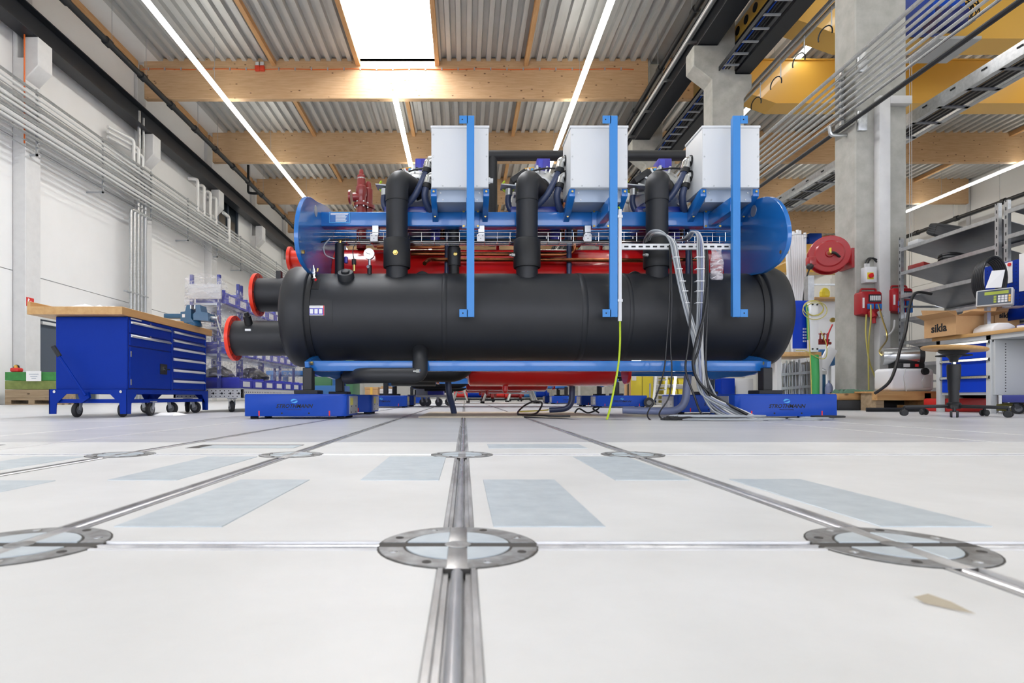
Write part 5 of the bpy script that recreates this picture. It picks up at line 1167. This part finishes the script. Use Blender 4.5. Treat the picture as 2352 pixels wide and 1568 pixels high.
# ---- heater on a canister, on a small pallet
pl = thing('small_pallet', 'small light wooden pallet under the white canister', 'pallet', (6.05, 7.75, 0))
MB().box(5.24, 6.0, 7.35, 7.95, .226, .25).build('deck_board', 'timber', pl, bevel=.003); MB().box(5.24, 6.0, 7.35, 7.45, .136, .226).build('crosspiece', 'timber', pl); MB().box(5.84, 5.92, 7.35, 7.69, .0, .226).build('block', 'timber', pl); MB().box(5.6, 5.98, 7.3, 7.5, .04, .075).build('foot_board', 'timber', pl)
MB().box(5.26, 5.36, 7.4, 7.69, .0, .226).build('block', 'pallet_wood', pl)
cnr = thing('fuel_canister', 'white plastic canister under the silver heater', 'canister', (6.05, 7.65, .236))
MB().box(5.50, 6.08, 7.48, 7.8, .251, .55).build('tank', 'canister', cnr, bevel=.05, seg=4)
MB().cyl((5.93, 7.47, .505), (5.93, 7.44, .51), .045, n=18).build('cap', 'ink', cnr); MB().prism([(5.92, .30), (6.02, .30), (6.03, .46), (5.94, .47), (5.90, .38)], 'y', 7.472, 7.479).build('grip_recess', 'plastic_grey', cnr, bevel=.003)
MB().tube(spline([(5.70, 7.47, .252), (5.67, 7.465, .4), (5.68, 7.47, .5), (5.69, 7.475, .549)], 6), .005, 6).build('strap', 'plastic_grey', cnr)
ht = thing('heater', 'silver cylindrical fan heater with a black front grille on the canister', 'heater', (6.0, 7.65, .545))
MB().cyl((5.60, 7.76, .72), (5.97, 7.58, .72), .118, n=36).build('drum', 'drum_steel', ht, smooth=60)
MB().lathe((5.945, 7.592, .72), (.37, -.18, 0), [(0, .123), (.05, .128), (.055, .11), (.045, .02)], 36).build('grille', 'black_part', ht)
for k in range(8): a = 2*PI*k/8; MB().ball((5.995-.035*math.cos(a), 7.565-.07*math.cos(a), .72+.07*math.sin(a)), .008, 6).build('grille_screw', 'grey_metal', ht)
MB().box(5.66, 5.98, 7.52, 7.74, .552, .62).build('base', 'black_part', ht, bevel=.01); MB().box(5.85, 5.89, 7.51, 7.52, .57, .605).build('switch', 'red_mark', ht); MB().box(5.70, 5.78, 7.512, 7.52, .565, .61).build('rating_plate', 'plastic_grey', ht)
tag(MB().tube(spline([W(2140, 675, 7.6), W(2105, 672, 7.62), W(2090, 700, 7.5), W(2080, 760, 7.35), W(2068, 800, 7.35), W(2055, 850, 7.3), W(2040, 880, 7.2), W(2010, 903, 7.15)], 8), .018, 8).build('black_hose', 'cable_black'), 'thick black hose curving down in front of the grey shelf', 'hose')
# ---- steel shelving
def shelf(x0, x1, y0, y1, top, lab, zs):
    s = thing('steel_shelf', lab, 'shelf', (x0, (y0+y1)/2, 0), 'grey steel shelving units on the right')
    for x in (x0, x1):
        for y in (y0, y1):
            u = MB().prism([(x-.02, y-.025), (x+.02, y-.025), (x+.02, y-.01), (x-.005, y-.01), (x-.005, y+.01), (x+.02, y+.01), (x+.02, y+.025), (x-.02, y+.025)], 'z', 0, top).build('upright', 'galv', s, smooth=0)
            for k in range(int(top/.1)-2):
                if x == x0: MB().box(x-.0215, x-.0195, y-.006, y+.006, .3+.1*k, .34+.1*k).build('slot', 'ink', u)
    for z in zs:
        MB().prism([(x0-.015, z-.006), (x1, z-.206), (x1, z-.2), (x0-.015, z)], 'y', y0+.026, y1-.026).build('shelf_board', 'shelf_steel', s); MB().box(x0-.022, x0, y0+.02, y1-.02, z-.045, z+.004).build('front_edge', 'galv', s, bevel=.002, seg=1)
        MB().box(x1-.02, x1, y0+.02, y1-.02, z-.245, z-.2).build('rear_edge', 'galv', s)
    for z in (.4, 1.5): MB().box(x0, x1, y1+.0, y1+.02, z, z+.03).build('side_brace', 'galv', s)
    return s
shelf(6.47, 7.15, 7.02, 8.58, 2.52, 'grey steel shelving unit between the massive column and the pegboard', (2.37, 2.02, 1.68, 1.33, .99, .665, .3))
shelf(6.47, 7.15, 5.0, 6.9, 2.52, 'grey steel shelving unit cut off by the right picture edge', (2.4, 2.1, 1.75, 1.4, 1.0))
o = thing('hose_coil', 'large black hose coil on the top shelf', 'hose coil', (7.0, 8.1, 2.375))
for k in range(4): MB().torus((6.88, 8.2, 2.47+.03*k), (.1, -.5, 1), .25-.01*k, .035, 32, 8).build('turn', 'rubber', o)
tag(MB().prism([(6.5, 2.37), (7.05, 2.21), (7.08, 2.36), (6.5, 2.45)], 'y', 8.3, 8.5).build('grey_tray', 'plastic_grey', bevel=.01), 'pale grey tray at the far end of the top shelf', 'tray')
tag(MB().prism([(6.5, 2.02), (7.0, 1.875), (7.0, 1.96), (6.5, 2.1)], 'y', 8.2, 8.5).build('red_case', 'brown_red', bevel=.01), 'dark red flat case at the far end of the second shelf', 'case')
o = thing('cable_drum', 'black cable coil on the second shelf from the top', 'cable coil', (6.85, 8.0, 2.03))
for k in range(3): MB().torus((6.78, 7.95+.03*k, 1.99+.05*k), (.3, 0, 1), .2-.02*k, .03, 28, 7).build('turn', 'cable_black', o)
# ---- grey workbench with blue drawers
gb = thing('packing_bench', 'grey workbench with blue drawers and a wooden top at the right edge', 'workbench', (6.05, 6.0, 0))
MB().box(5.68, 6.42, 4.6, 7.04, .85, .89).build('worktop', 'birch_top', gb, bevel=.004); MB().box(5.70, 6.4, 4.65, 7.0, .80, .85).build('apron', 'bench_grey', gb)
MB().box(5.72, 6.40, 6.24, 6.98, .20, .80).build('drawer_cabinet', 'bench_grey', gb, bevel=.004)
for (x, y) in ((5.73, 6.97), (6.36, 6.97), (5.73, 6.3), (5.73, 4.8)): MB().box(x-.03, x+.03, y-.03, y+.03, 0, .85).build('leg', 'bench_grey', gb, bevel=.003)
for z0, z1 in ((.61, .79), (.415, .60), (.23, .405)):
    d = MB().box(5.706, 5.72, 6.30, 6.92, z0, z1).build('drawer', 'bench_blue_bright', gb, bevel=.002, seg=1)
    MB().prism([(5.68, z1-.02), (5.71, z1-.03), (5.71, z1+.005), (5.69, z1+.005)], 'y', 6.29, 6.93).build('handle', 'chrome', d); MB().box(5.69, 5.71, 6.284, 6.29, z1-.03, z1+.006).box(5.69, 5.71, 6.93, 6.936, z1-.03, z1+.006).build('handle_end', 'ink', d)
for k in range(18): MB().cyl((5.83, 6.238, .24+.03*k), (5.83, 6.242, .24+.03*k), .006, n=8).build('panel_hole', 'ink', gb)
for y in (6.95, 6.27): MB().cyl((5.715, y, .785), (5.722, y, .785), .012, n=10).build('lock', 'ink', gb)
# pegboard
pg = thing('pegboard', 'blue perforated pegboard standing behind the grey workbench', 'pegboard', (6.25, 6.0, .89))
for y in (6.98, 5.2): MB().box(6.24, 6.28, y-.03, y+.03, .89, 1.75).build('upright', 'galv', pg)
MB().box(6.23, 6.245, 5.2, 6.94, 1.20, 1.73).build('upper_panel', 'bench_blue', pg, bevel=.004); MB().box(6.23, 6.245, 5.2, 6.94, 1.05, 1.19).build('lower_panel', 'bench_blue', pg, bevel=.004)
hm = MB()
for i in range(22):
    for j in range(12): hm.box(6.2285, 6.2302, 6.9-.04*i-.004, 6.9-.04*i+.004, 1.23+.04*j, 1.239+.04*j)
hm.build('peg_holes', 'ink', pg, smooth=0, kind='stuff')
for k, (y0, y1, z0, z1, lab) in enumerate(((6.72, 6.58, 1.48, 1.72, 'white note with a red magnet on the pegboard'), (6.5, 6.25, 1.36, 1.78, 'large white sheet with blue print on the pegboard'), (6.2, 6.02, 1.2, 1.6, 'white sheet with blue print at the right picture edge'))):
    o = MB().box(6.224, 6.228, y1, y0, z0, z1).build('paper_note', 'paper'); tag(o, lab, 'paper')
    if k == 0: MB().lathe((6.224, y1+.03, z1-.03), (-1, 0, 0), [(0, .02), (.01, .02)], 14).build('magnet', 'red_mark', o)
    else:
        for j in range(3): MB().box(6.2225, 6.224, y1+.02+.03*j, y1+.09+.03*j, z1-.11-.12*j, z1-.03-.12*j).build('print_block', 'logo_blue', o)
# scale display with paper and cable coil
sd = thing('scale_display', 'grey scale display with a green screen and keypad before the pegboard', 'scale display', (6.1, 6.5, 1.2))
R = Matrix.Rotation(-.9, 3, 'Z') @ Matrix.Rotation(-.15, 3, 'X')
c = W(2283, 682, 6.45)
def rb(name, off, size, m, par, bev=0.): return MB().obox(c+R @ Vector(off), size, R).build(name, m, par, bevel=bev)
rb('housing', (0, .05, 0), (.31, .10, .19), 'plastic_grey', sd, .012); rb('face', (0, -.001, 0), (.28, .004, .16), 'door_grey', sd); rb('screen', (.02, -.004, .045), (.2, .004, .035), 'lcd', sd)
for i in range(3):
    for j in range(3): rb('key', (.045+.028*i, -.005, .0-.028*j), (.022, .005, .022), 'plastic_white', sd)
    rb('key', (.01, -.005, .0-.028*i), (.022, .005, .022), 'lcd', sd); rb('key', (.13, -.005, .0-.028*i), (.018, .005, .022), 'crane_yellow', sd)
MB().box(c.x-.02, c.x+.02, c.y+.06, c.y+.1, .89, c.z).build('stand', 'galv', sd)
cc = W(2262, 648, 6.6)
o = thing('cable_coil', 'thick coil of black cable hanging beside the scale display', 'cable coil', (cc.x, 6.6, cc.z-.25))
for k in range(6): MB().tube([cc+V(.14*math.cos(2*PI*j/24)+.012*k, -.01*k, .24*math.sin(2*PI*j/24)+.008*k) for j in range(25)], .014, 6).build('turn', 'cable_black', o)
q = W(2290, 640, 6.4); tag(MB().add([q+V(-.1, .03, -.1), q+V(.03, -.02, -.1), q+V(.09, .0, .1), q+V(-.01, .05, .1), q+V(-.1, .032, -.1), q+V(.03, -.018, -.1), q+V(.09, .002, .1), q+V(-.01, .052, .1)], [(0, 1, 2, 3), (7, 6, 5, 4), (0, 3, 7, 4), (1, 5, 6, 2), (0, 4, 5, 1), (3, 2, 6, 7)]).build('paper_slip', 'paper'), 'tilted white paper slip behind the scale display', 'paper')
# cardboard box with open flaps
bxg = thing('cardboard_box', 'open brown cardboard box with black print on the grey workbench', 'box', (5.8, 6.85, .891))
x0, x1, y0, y1, z0, z1 = 5.62, 6.05, 6.62, 7.08, .892, 1.11; t = .005
for bb in ((x0, x0+t, y0, y1), (x1-t, x1, y0, y1), (x0+t, x1-t, y0, y0+t), (x0+t, x1-t, y1-t, y1)): MB().box(*bb, z0, z1).build('side', 'cardboard', bxg)
MB().box(x0+t, x1-t, y0+t, y1-t, z0, z0+t).build('bottom', 'cardboard', bxg)
def flap(p, q, d, name='flap'):
    p, q, d = Vector(p), Vector(q), Vector(d); n_ = (q-p).cross(d).normalized()*.003
    MB().add([p, q, q+d, p+d, p+n_, q+n_, q+d+n_, p+d+n_], [(0, 1, 2, 3), (7, 6, 5, 4), (0, 4, 5, 1), (1, 5, 6, 2), (2, 6, 7, 3), (3, 7, 4, 0)]).build(name, 'cardboard', bxg)
flap((x0, y1, z1), (x0, y0, z1), (-.10, 0, .05)); flap((x1, y0, z1), (x1, y1, z1), (.05, 0, .12)); flap((x0, y0, z1), (x1, y0, z1), (.04, -.14, .03)); flap((x0, y1, z1), (x1, y1, z1), (0, .05, .13))
text('lettering', 'sikla', 'ink', bxg, (x0-.0012, 6.86, .99), .13, rot=(PI/2, 0, -PI/2), bold=.004)
b2 = thing('cardboard_box', 'smaller open cardboard box behind the printed one', 'box', (6.2, 6.9, .891))
for bb in ((6.08, 6.085, 6.64, 7.0), (6.36, 6.365, 6.64, 7.0), (6.085, 6.36, 6.64, 6.645), (6.085, 6.36, 6.995, 7.0)): MB().box(*bb, .892, 1.16).build('side', 'cardboard', b2)
MB().box(6.085, 6.36, 6.645, 6.995, .892, .897).build('bottom', 'cardboard', b2)
MB().add([(6.085, 6.64, 1.16), (6.36, 6.64, 1.16), (6.36, 6.60, 1.27), (6.085, 6.60, 1.27), (6.085, 6.636, 1.16), (6.36, 6.636, 1.16), (6.36, 6.596, 1.27), (6.085, 6.596, 1.27)], [(0, 1, 2, 3), (7, 6, 5, 4), (0, 4, 5, 1), (1, 5, 6, 2), (2, 6, 7, 3), (3, 7, 4, 0)]).build('flap', 'cardboard', b2)
text('lettering', 'sikla', 'ink', b2, (6.2, 6.638, 1.11), .08, bold=.003); MB().box(6.13, 6.25, 6.6, 6.605, 1.2, 1.255).build('address_label', 'paper', b2)
crumple('paper_sheet', 6.0, 6.2, 6.3, 6.5, 1.17, .0, 'paper', 'white paper sheet sticking out above the cardboard boxes', 'paper', 3, 4)
o = thing('ring_binder', 'blue ring binder with white papers lying on the grey workbench', 'binder', (6.2, 6.1, .891)); MB().box(6.0, 6.36, 5.9, 6.3, .891, .96).build('cover', 'bin_blue', o, bevel=.01); MB().box(5.99, 6.02, 5.92, 6.28, .90, .95).build('pages', 'paper', o)
o = MB().prism([(5.78, .891), (6.05, .891), (6.05, .96), (5.98, .995), (5.86, .995), (5.79, .95)], 'y', 6.35, 6.6).build('paper_roll', 'paper', bevel=.02, seg=3); tag(o, 'curved stack of white paper on the grey workbench', 'paper')
# red case and wheels under the bench
tag(MB().box(5.78, 6.38, 6.95, 7.3, .0, .16).build('red_crate', 'sign_red', bevel=.02), 'red plastic crate under the grey workbench', 'crate')
o = thing('floor_trolley', 'low dark trolley with black wheels under the workbench at the right edge', 'trolley', (6.2, 5.9, 0)); MB().box(5.75, 6.4, 5.3, 6.2, .12, .2).build('deck', 'post_navy', o, bevel=.01)
for (x, y) in ((5.85, 6.12), (6.0, 5.95), (6.3, 5.9), (5.85, 5.4)): wheel_caster(o, x, y, .055, .04, rz=1.0, fork='black_steel', top=.115)
# ---- stool 
stl = thing('work_stool', 'wooden round stool with a black column and five castered legs', 'stool', (4.5, 5.35, 0))
sx, sy = 4.52, 5.35
MB().lathe((sx, sy, .605), (.07, -.02, 1), [(0, .20), (.004, .235), (.014, .245), (.026, .245), (.034, .23), (.036, .12)], 48).build('seat', 'birch_top', stl, smooth=50)
MB().lathe((sx, sy, .50), (0, 0, 1), [(0, .03), (.03, .035), (.06, .06), (.09, .11), (.105, .12)], 20).build('seat_mount', 'black_part', stl)
MB().torus((sx, sy, .56), (0, 0, 1), .13, .006, 28, 6).build('release_ring', 'black_part', stl)
MB().cyl((sx, sy, .47), (sx, sy, .52), .018, n=14).build('gas_spring', 'chrome', stl)
MB().lathe((sx, sy, .12), (0, 0, 1), [(0, .038), (.12, .040), (.12, .044), (.22, .046), (.22, .05), (.34, .054), (.36, .05)], 24).build('column_cover', 'black_part', stl)
MB().lathe((sx, sy, .07), (0, 0, 1), [(0, .05), (.05, .055), (.06, .04)], 20).build('hub', 'black_part', stl)
for k in range(5):
    a = 2*PI*k/5+.25; dx, dy = math.cos(a), math.sin(a)
    l = MB().bar((sx, sy, .095), (sx+.38*dx, sy+.38*dy, .085), .045, .03).build('leg', 'black_part', stl, bevel=.006)
    cx, cy = sx+.38*dx, sy+.38*dy
    for s in (-1, 1): MB().lathe((cx+s*.012*dy-.0, cy-s*.012*dx, .03), (s*dy, -s*dx, 0), [(0, .03), (.012, .03), (.018, .024)], 16).build('caster_wheel', 'rubber', l)
    MB().cyl((cx, cy, .05), (cx, cy, .085), .012, n=8).build('caster_stem', 'black_part', l)
tag(MB().tube(spline([W(2352, 935, 6.6), W(2310, 940, 6.5), W(2270, 935, 6.4), W(2330, 928, 6.4)], 8), .02, 8).build('yellow_hose', 'cable_yellow'), 'yellow hose lying on the floor at the right edge', 'hose')
# ================================================================= clutter behind the right end of the chiller
tb = thing('tube_bundle', 'bundle of tall white plastic tubes behind the right end of the chiller', 'tubes', (5.5, 9.4, 0))
rr = random.Random(2)
for k in range(16):
    a = W(1806+5.2*(k % 9)+rr.uniform(-1, 1), 532+rr.uniform(-4, 8)+(18 if k % 9 < 2 else 0), 9.5+.07*(k//9)); b = Vector((a.x+.16-.02*(k % 9), a.y, .0))
    MB().cyl(b, a, .024, n=10).build('tube', 'plastic_white', tb)
MB().torus(W(1826, 545, 9.45), (0, 0, 1), .17, .006, 24, 5).build('tie', 'cable_grey', tb)
rk = thing('rod_rack', 'rack of grey metal rods standing beside the right cart', 'rack', (5.0, 8.6, 0))
for k in range(26):
    a = W(1792+2.9*k, 828+rr.uniform(-6, 10), 8.6+.05*(k % 3)); MB().cyl((a.x+rr.uniform(-.03, .03), a.y, .03), (a.x, a.y, a.z), .012, n=7).build('rod', 'steel' if k % 3 else 'grey_metal', rk)
for py in (858, 890): a, b = W(1786, py+3, 8.5), W(1868, py-4, 8.5); MB().bar(a, b, .02, .04).build('rail', 'grey_metal', rk)
for px in (1786, 1868): a = W(px, 830, 8.5); MB().box(a.x-.02, a.x+.02, 8.48, 8.8, 0, a.z).build('post', 'plastic_grey', rk)
wt = thing('side_bench', 'workbench with a white post and blue pegboard behind the chiller end', 'workbench', (5.0, 8.3, 0))
a, b = W(1785, 815, 8.2), W(1887, 808, 8.2); MB().box(a.x, b.x, 8.2, 8.9, b.z-.06, b.z).build('worktop', 'birch_top', wt, bevel=.004)
a, b = W(1863, 808, 8.15), W(1880, 690, 8.15); po = MB().box(a.x, b.x, 8.15, 8.25, a.z, b.z).build('post', 'plastic_white', wt, bevel=.006)
for (px, py) in ((1867, 699), (1878, 699), (1867, 801), (1878, 801)): q = W(px, py, 8.14); MB().cyl(q, q+V(0, .02, 0), .012, n=8).build('hole', 'ink', po)
a, b = W(1856, 690, 8.3), W(1870, 638, 8.3); MB().box(a.x, b.x, 8.3, 8.4, a.z, b.z+.03).build('post_top', 'galv', wt)
a, b = W(1822, 800, 8.3), W(1864, 690, 8.3); pgb = MB().box(a.x, b.x, 8.3, 8.32, a.z, b.z).build('pegboard', 'bench_blue_bright', wt)
for i in range(4):
    for j in range(5): q = W(1846+4*i, 755+7*j, 8.29); MB().box(q.x-.007, q.x+.007, 8.296, 8.301, q.z-.012, q.z+.012).build('peg_hole', 'plastic_white', pgb)
for x in (W(1790, 815, 8.3).x, W(1884, 815, 8.3).x): MB().box(x-.03, x+.03, 8.3, 8.36, 0, W(0, 815, 8.2).z).build('leg', 'plastic_grey', wt)
hs = thing('hanging_hose', 'thin yellow hose looped over the white bench post', 'hose', W(1870, 700, 8.1))
for k, (r_, dx) in enumerate(((.14, 0), (.12, .02), (.17, .01))): q = W(1868, 707+3*k, 8.08); MB().tube([q+V(r_*math.cos(2*PI*j/22)+dx, -.01*k, r_*.75*math.sin(2*PI*j/22)) for j in range(23)], .006, 6).build('loop', 'cable_yellow', hs)
MB().tube(spline([W(1856, 715, 8.08), W(1857, 760, 8.06), W(1861, 820, 8.05), W(1863, 870, 8.05), W(1864, 905, 8.05)], 6), .008, 6).build('drop', 'cable_yellow', hs)
MB().tube(spline([W(1828, 805, 8.1), W(1850, 806, 8.05), W(1880, 822, 8.05), W(1897, 820, 8.05), W(1898, 790, 8.05), W(1885, 760, 8.1)], 8), .006, 6).build('tail', 'cable_yellow', hs)
tag(MB().tube([W(1871, 815, 8.12), W(1872, 860, 8.12), W(1873, 905, 8.12)], [.05, .055, .05], 12).build('green_tube', 'green_hose', smooth=60), 'green mesh tube standing below the bench post', 'tube')
tag(MB().tube(spline([W(1853, 700, 8.12), W(1856, 740, 8.12), W(1857, 780, 8.12)], 5), .018, 7).build('green_strap', 'green_hose'), 'green strap hanging beside the white bench post', 'strap')
bb = thing('blue_barrel', 'blue bin with a grey rim behind the green mesh tube', 'bin', W(1886, 911, 9.3)); a, b = W(1876, 0, 9.3), W(1897, 0, 9.3)
MB().box(a.x, b.x, 9.3, 9.6, 0, .54).build('body', 'vise_teal', bb, bevel=.01); MB().box(a.x-.01, b.x+.01, 9.29, 9.61, .54, .6).build('rim', 'plastic_grey', bb, bevel=.005)
gc = thing('gas_cylinder', 'pale lilac gas bottle standing beside the blue bin', 'gas bottle', W(1904, 911, 9.2)); q = W(1904, 0, 9.2)
MB().lathe((q.x, 9.2, 0), (0, 0, 1), [(0, .05), (.01, .055), (.33, .055), (.38, .04), (.40, .015), (.44, .015)], 18).build('bottle', 'hose_light', gc); MB().box(q.x-.02, q.x+.02, 9.13, 9.145, .12, .25).build('label', 'ink', gc)
# welding set, red valves, hoses
mn = thing('gas_manifold', 'red gas valves with hoses on a small white stand near the column', 'valve set', W(1895, 780, 9.8))
for px in (1884, 1892, 1900): q = W(px, 785, 9.8); MB().lathe(q, (0, 0, 1), [(0, .03), (.04, .04), (.05, .015), (.12, .012), (.13, .03), (.15, .02)], 12).build('valve', 'brown_red', mn)
MB().cyl(W(1878, 788, 9.8), W(1908, 788, 9.8), .025, n=10).build('manifold_pipe', 'brown_red', mn); MB().tube(spline([W(1912, 745, 9.7), W(1902, 770, 9.7), W(1901, 800, 9.7), W(1912, 815, 9.7)], 6), .013, 6).build('red_hose', 'red_mark', mn)
MB().lathe(W(1911, 735, 9.7), (0, -1, 0), [(0, .04), (.03, .04)], 16).build('gauge', 'brass', mn)
q = W(1893, 800, 9.8); MB().box(q.x-.14, q.x+.14, 9.7, 9.95, .70, q.z-.02).build('tank', 'mid_blue', mn, bevel=.03); MB().box(q.x-.12, q.x-.08, 9.8, 9.84, 0, .7).box(q.x+.08, q.x+.12, 9.8, 9.84, 0, .7).build('stand', 'plastic_white', mn)
tag(MB().bar(W(1888, 845, 9.1), W(1912, 800, 9.1), .04, .16).build('leaning_board', 'plastic_white', bevel=.003), 'white board leaning near the gas bottle', 'board')
sf = thing('wall_partition', 'white partition panel with a shelf and yellow bag behind the column', 'partition', W(1895, 911, 11))
a, b = W(1878, 690, 11), W(1960, 690, 11); MB().box(a.x, b.x, 11, 11.05, 0, a.z+.05).build('panel', 'plastic_white', sf); MB().box(W(1850, 0, 11).x, b.x, 10.7, 11.05, W(0, 692, 11).z, W(0, 688, 11).z).build('shelf', 'timber', sf)
MB().box(W(1850, 0, 11).x, b.x, 10.75, 10.8, W(0, 661, 11).z, W(0, 657, 11).z).build('top_rail', 'galv', sf)
q = W(1894, 675, 10.85); tag(MB().ball(q, .12, 10, (.8, .6, 1.0)).build('yellow_bag', 'yellow', smooth=20), 'yellow bag on the shelf behind the bench post', 'bag')
# ---- seen below the chiller on the right: cabinet, ladder, yellow bins, cabinets
yc = thing('yellow_cabinet', 'yellow steel cabinet seen under the chiller', 'cabinet', W(1472, 911, 13.2)); a, b = WX(1449, 13.2), WX(1501, 13.2)
MB().box(a, b, 13.2, 13.7, 0, 1.0).build('body', 'yellow', yc, bevel=.02); MB().box((a+b)/2-.003, (a+b)/2+.003, 13.19, 13.21, .05, .95).build('door_gap', 'ink', yc); MB().box(a+.02, a+.12, 13.19, 13.2, .55, .72).build('notice', 'paper', yc)
cd = thing('upright_board', 'tall brown board standing left of the yellow cabinet', 'board', W(1442, 911, 13.0)); a, b = WX(1437, 13), WX(1449, 13)
MB().box(a, b, 13.0, 13.1, 0, .9).build('board', 'cardboard', cd, bevel=.004); MB().box(a+.04, a+.07, 12.995, 13.0, .2, .7).build('print', 'ink', cd)
def ladder(p0, p1, w, n, lab, m='steel'):
    o = thing('ladder', lab, 'ladder', p0); p0, p1 = Vector(p0), Vector(p1); s = Vector((w, 0, 0))
    MB().bar(p0, p1, .05, .025).build('rail', m, o); MB().bar(p0+s, p1+s, .05, .025).build('rail', m, o)
    for k in range(n): t = (k+.5)/n; q = p0+(p1-p0)*t; MB().bar(q, q+s, .03, .03).build('rung', m, o)
    return o
ladder(W(1500, 929, 12.6), W(1510, 840, 13.2), .24, 4, 'aluminium ladder leaning in front of the yellow bins')
ladder(W(1545, 929, 11.6), W(1556, 830, 12.0), .25, 4, 'aluminium step ladder right of the yellow bins')
ys = thing('bin_rack', 'rack frame holding yellow bins seen under the chiller', 'rack', W(1545, 911, 13.5)); x0, x1 = WX(1502, 13.5), WX(1578, 13.5)
for z in (.02, .22, .45, .68): MB().box(x0, x1, 13.5, 13.9, z, z+.02).build('shelf', 'plastic_white', ys)
for x in (x0, x1): MB().box(x-.015, x+.015, 13.48, 13.5, 0, .9).build('post', 'plastic_white', ys)
MB().box(x0, x0+.18, 13.88, 13.9, 0, .9).build('back_panel', 'bench_blue', ys)
for zi, z in enumerate((.04, .24, .47, .70)):
    for k in range(3):
        a = x0+.22+.18*k; o = MB().prism([(13.5, z), (13.85, z), (13.85, z+.16), (13.6, z+.16), (13.52, z+.09)], 'x', a, a+.15).build('yellow_bin', 'yellow', bevel=.006)
        tag(o, 'yellow bin in row %s of the rack under the chiller, %s in the row' % (('one', 'two', 'three', 'four')[zi], ('left', 'middle', 'right')[k]), 'bin', 'yellow bins in the rack')
for (px0, px1, Yd, h, m_, lab) in ((1655, 1690, 9.0, .47, 'bench_blue', 'blue cabinet behind the right cart'), (1690, 1732, 9.1, .47, 'plastic_grey', 'pale grey cabinet right of the blue cabinet'), (1640, 1655, 9.2, .46, 'dark_glass', 'dark cabinet left of the blue cabinet')):
    o = thing('low_cabinet', lab, 'cabinet', W((px0+px1)/2, 911, Yd)); a, b = WX(px0, Yd), WX(px1, Yd)
    MB().box(a, b-.01, Yd, Yd+.5, .05, h).build('body', m_, o, bevel=.012); MB().box(a+.01, b-.02, Yd+.02, Yd+.48, 0, .05).build('plinth', 'ink', o); MB().box(a+.015, b-.025, Yd-.008, Yd, .07, h-.03).build('door', m_, o, bevel=.004)
q = W(1495, 920, 9.5); wh = thing('hand_truck', 'dark hand truck wheel standing under the chiller', 'hand truck', (q.x, 9.5, 0)); MB().lathe((q.x-.03, 9.5, .085), (.3, 1, 0), [(0, .04), (0, .08), (.02, .085), (.04, .08), (.04, .04)], 24).build('wheel', 'rubber', wh); MB().lathe((q.x-.03, 9.495, .085), (.3, 1, 0), [(0, .04), (.05, .04)], 16).build('hub', 'wheel_grey', wh); MB().tube([(q.x, 9.55, .085), (q.x+.02, 9.6, .4)], .015, 8).build('frame', 'grey_metal', wh)
# trestles and red parts far behind
for k, (px0, px1, Yd) in enumerate(((1108, 1232, 16.5), (1040, 1075, 17.5), (1165, 1225, 20.0))):
    o = thing('work_trestle', ('wide aluminium trestle far behind the chiller', 'narrow aluminium trestle far left behind the chiller', 'aluminium trestle in the far background')[k], 'trestle', (WX((px0+px1)/2, Yd), Yd, 0)); a, b = WX(px0, Yd), WX(px1, Yd)
    for x, s in ((a, 1), (b, -1)):
        for dy in (-.15, .15): MB().bar((x, Yd+dy*2, 0), (x+.18*s, Yd+dy*.5, .5), .05, .03).build('leg', 'steel', o); MB().box(x-.05, x+.05, Yd+dy*2-.05, Yd+dy*2+.05, 0, .05).build('foot', 'ink', o)
    MB().box(a+.15, b-.15, Yd-.1, Yd+.1, .27, .32).build('brace', 'steel', o); MB().box(a+.1, b-.1, Yd-.15, Yd+.15, .5, .56).build('top', 'steel', o)
for k, (px, Yd, m_, w) in enumerate(((1120, 19, 'brown_red', .5), (1150, 21, 'sign_red', .7), (1185, 22, 'reel_red', .6), (1095, 23, 'bench_blue', .9), (1210, 24, 'mid_blue', 1.0), (1060, 25, 'sign_red', .8), (1240, 26, 'bench_blue', 1.2))):
    o = thing('pump_unit', ('brown red pump unit near the wide trestle', 'bright red pump unit behind the wide trestle', 'dark red pump unit in the far aisle', 'blue pump unit in the far aisle', 'light blue pump unit in the far aisle', 'red pump unit in the far left aisle', 'blue pump unit at the far right of the aisle')[k], 'pump', (WX(px, Yd), Yd, 0)); x = WX(px, Yd)
    MB().box(x-w/2, x+w/2, Yd, Yd+.4, .05, .12).build('base', 'ink', o); MB().cyl((x-w*.4, Yd+.2, .28), (x+w*.2, Yd+.2, .28), .14, n=18).build('motor', m_, o); MB().lathe((x+w*.2, Yd+.2, .28), (1, 0, 0), [(0, .08), (.02, .2), (.1, .2), (.14, .1), (.2, .1)], 18).build('pump_head', m_, o)
    for s in (-1, 1): MB().cyl((x+s*w*.35, Yd+.05, .04), (x+s*w*.35, Yd-.0, .04), .04, n=10).build('wheel', 'rubber', o)
# cables and loops on the floor under the chiller
for k, pts in enumerate(([W(1190, 955, 5.3), W(1230, 950, 5.6), W(1245, 926, 5.7), W(1225, 922, 5.7), W(1200, 935, 5.6), W(1192, 955, 5.35), W(1250, 962, 5.0), W(1310, 964, 4.9)], [W(1320, 950, 5.9), W(1330, 938, 5.9), W(1350, 948, 5.9), W(1372, 940, 5.9), W(1374, 934, 5.9), W(1362, 938, 5.9), W(1376, 950, 5.9)], [W(1190, 945, 6.2), W(1250, 942, 6.25), W(1260, 940, 6.25)])):
    pts = [Vector((p.x, p.y, max(p.z, .017))) for p in pts]
    tag(MB().tube(spline(pts, 8), .009, 6).build('loose_cable', ('cable_black', 'cable_black', 'cable_yellow')[k]), ('black looped cable on the brown sheet under the chiller', 'thin black curled cable right of the bent hose', 'yellow lead at the end of the bent grey hose')[k], 'cable')
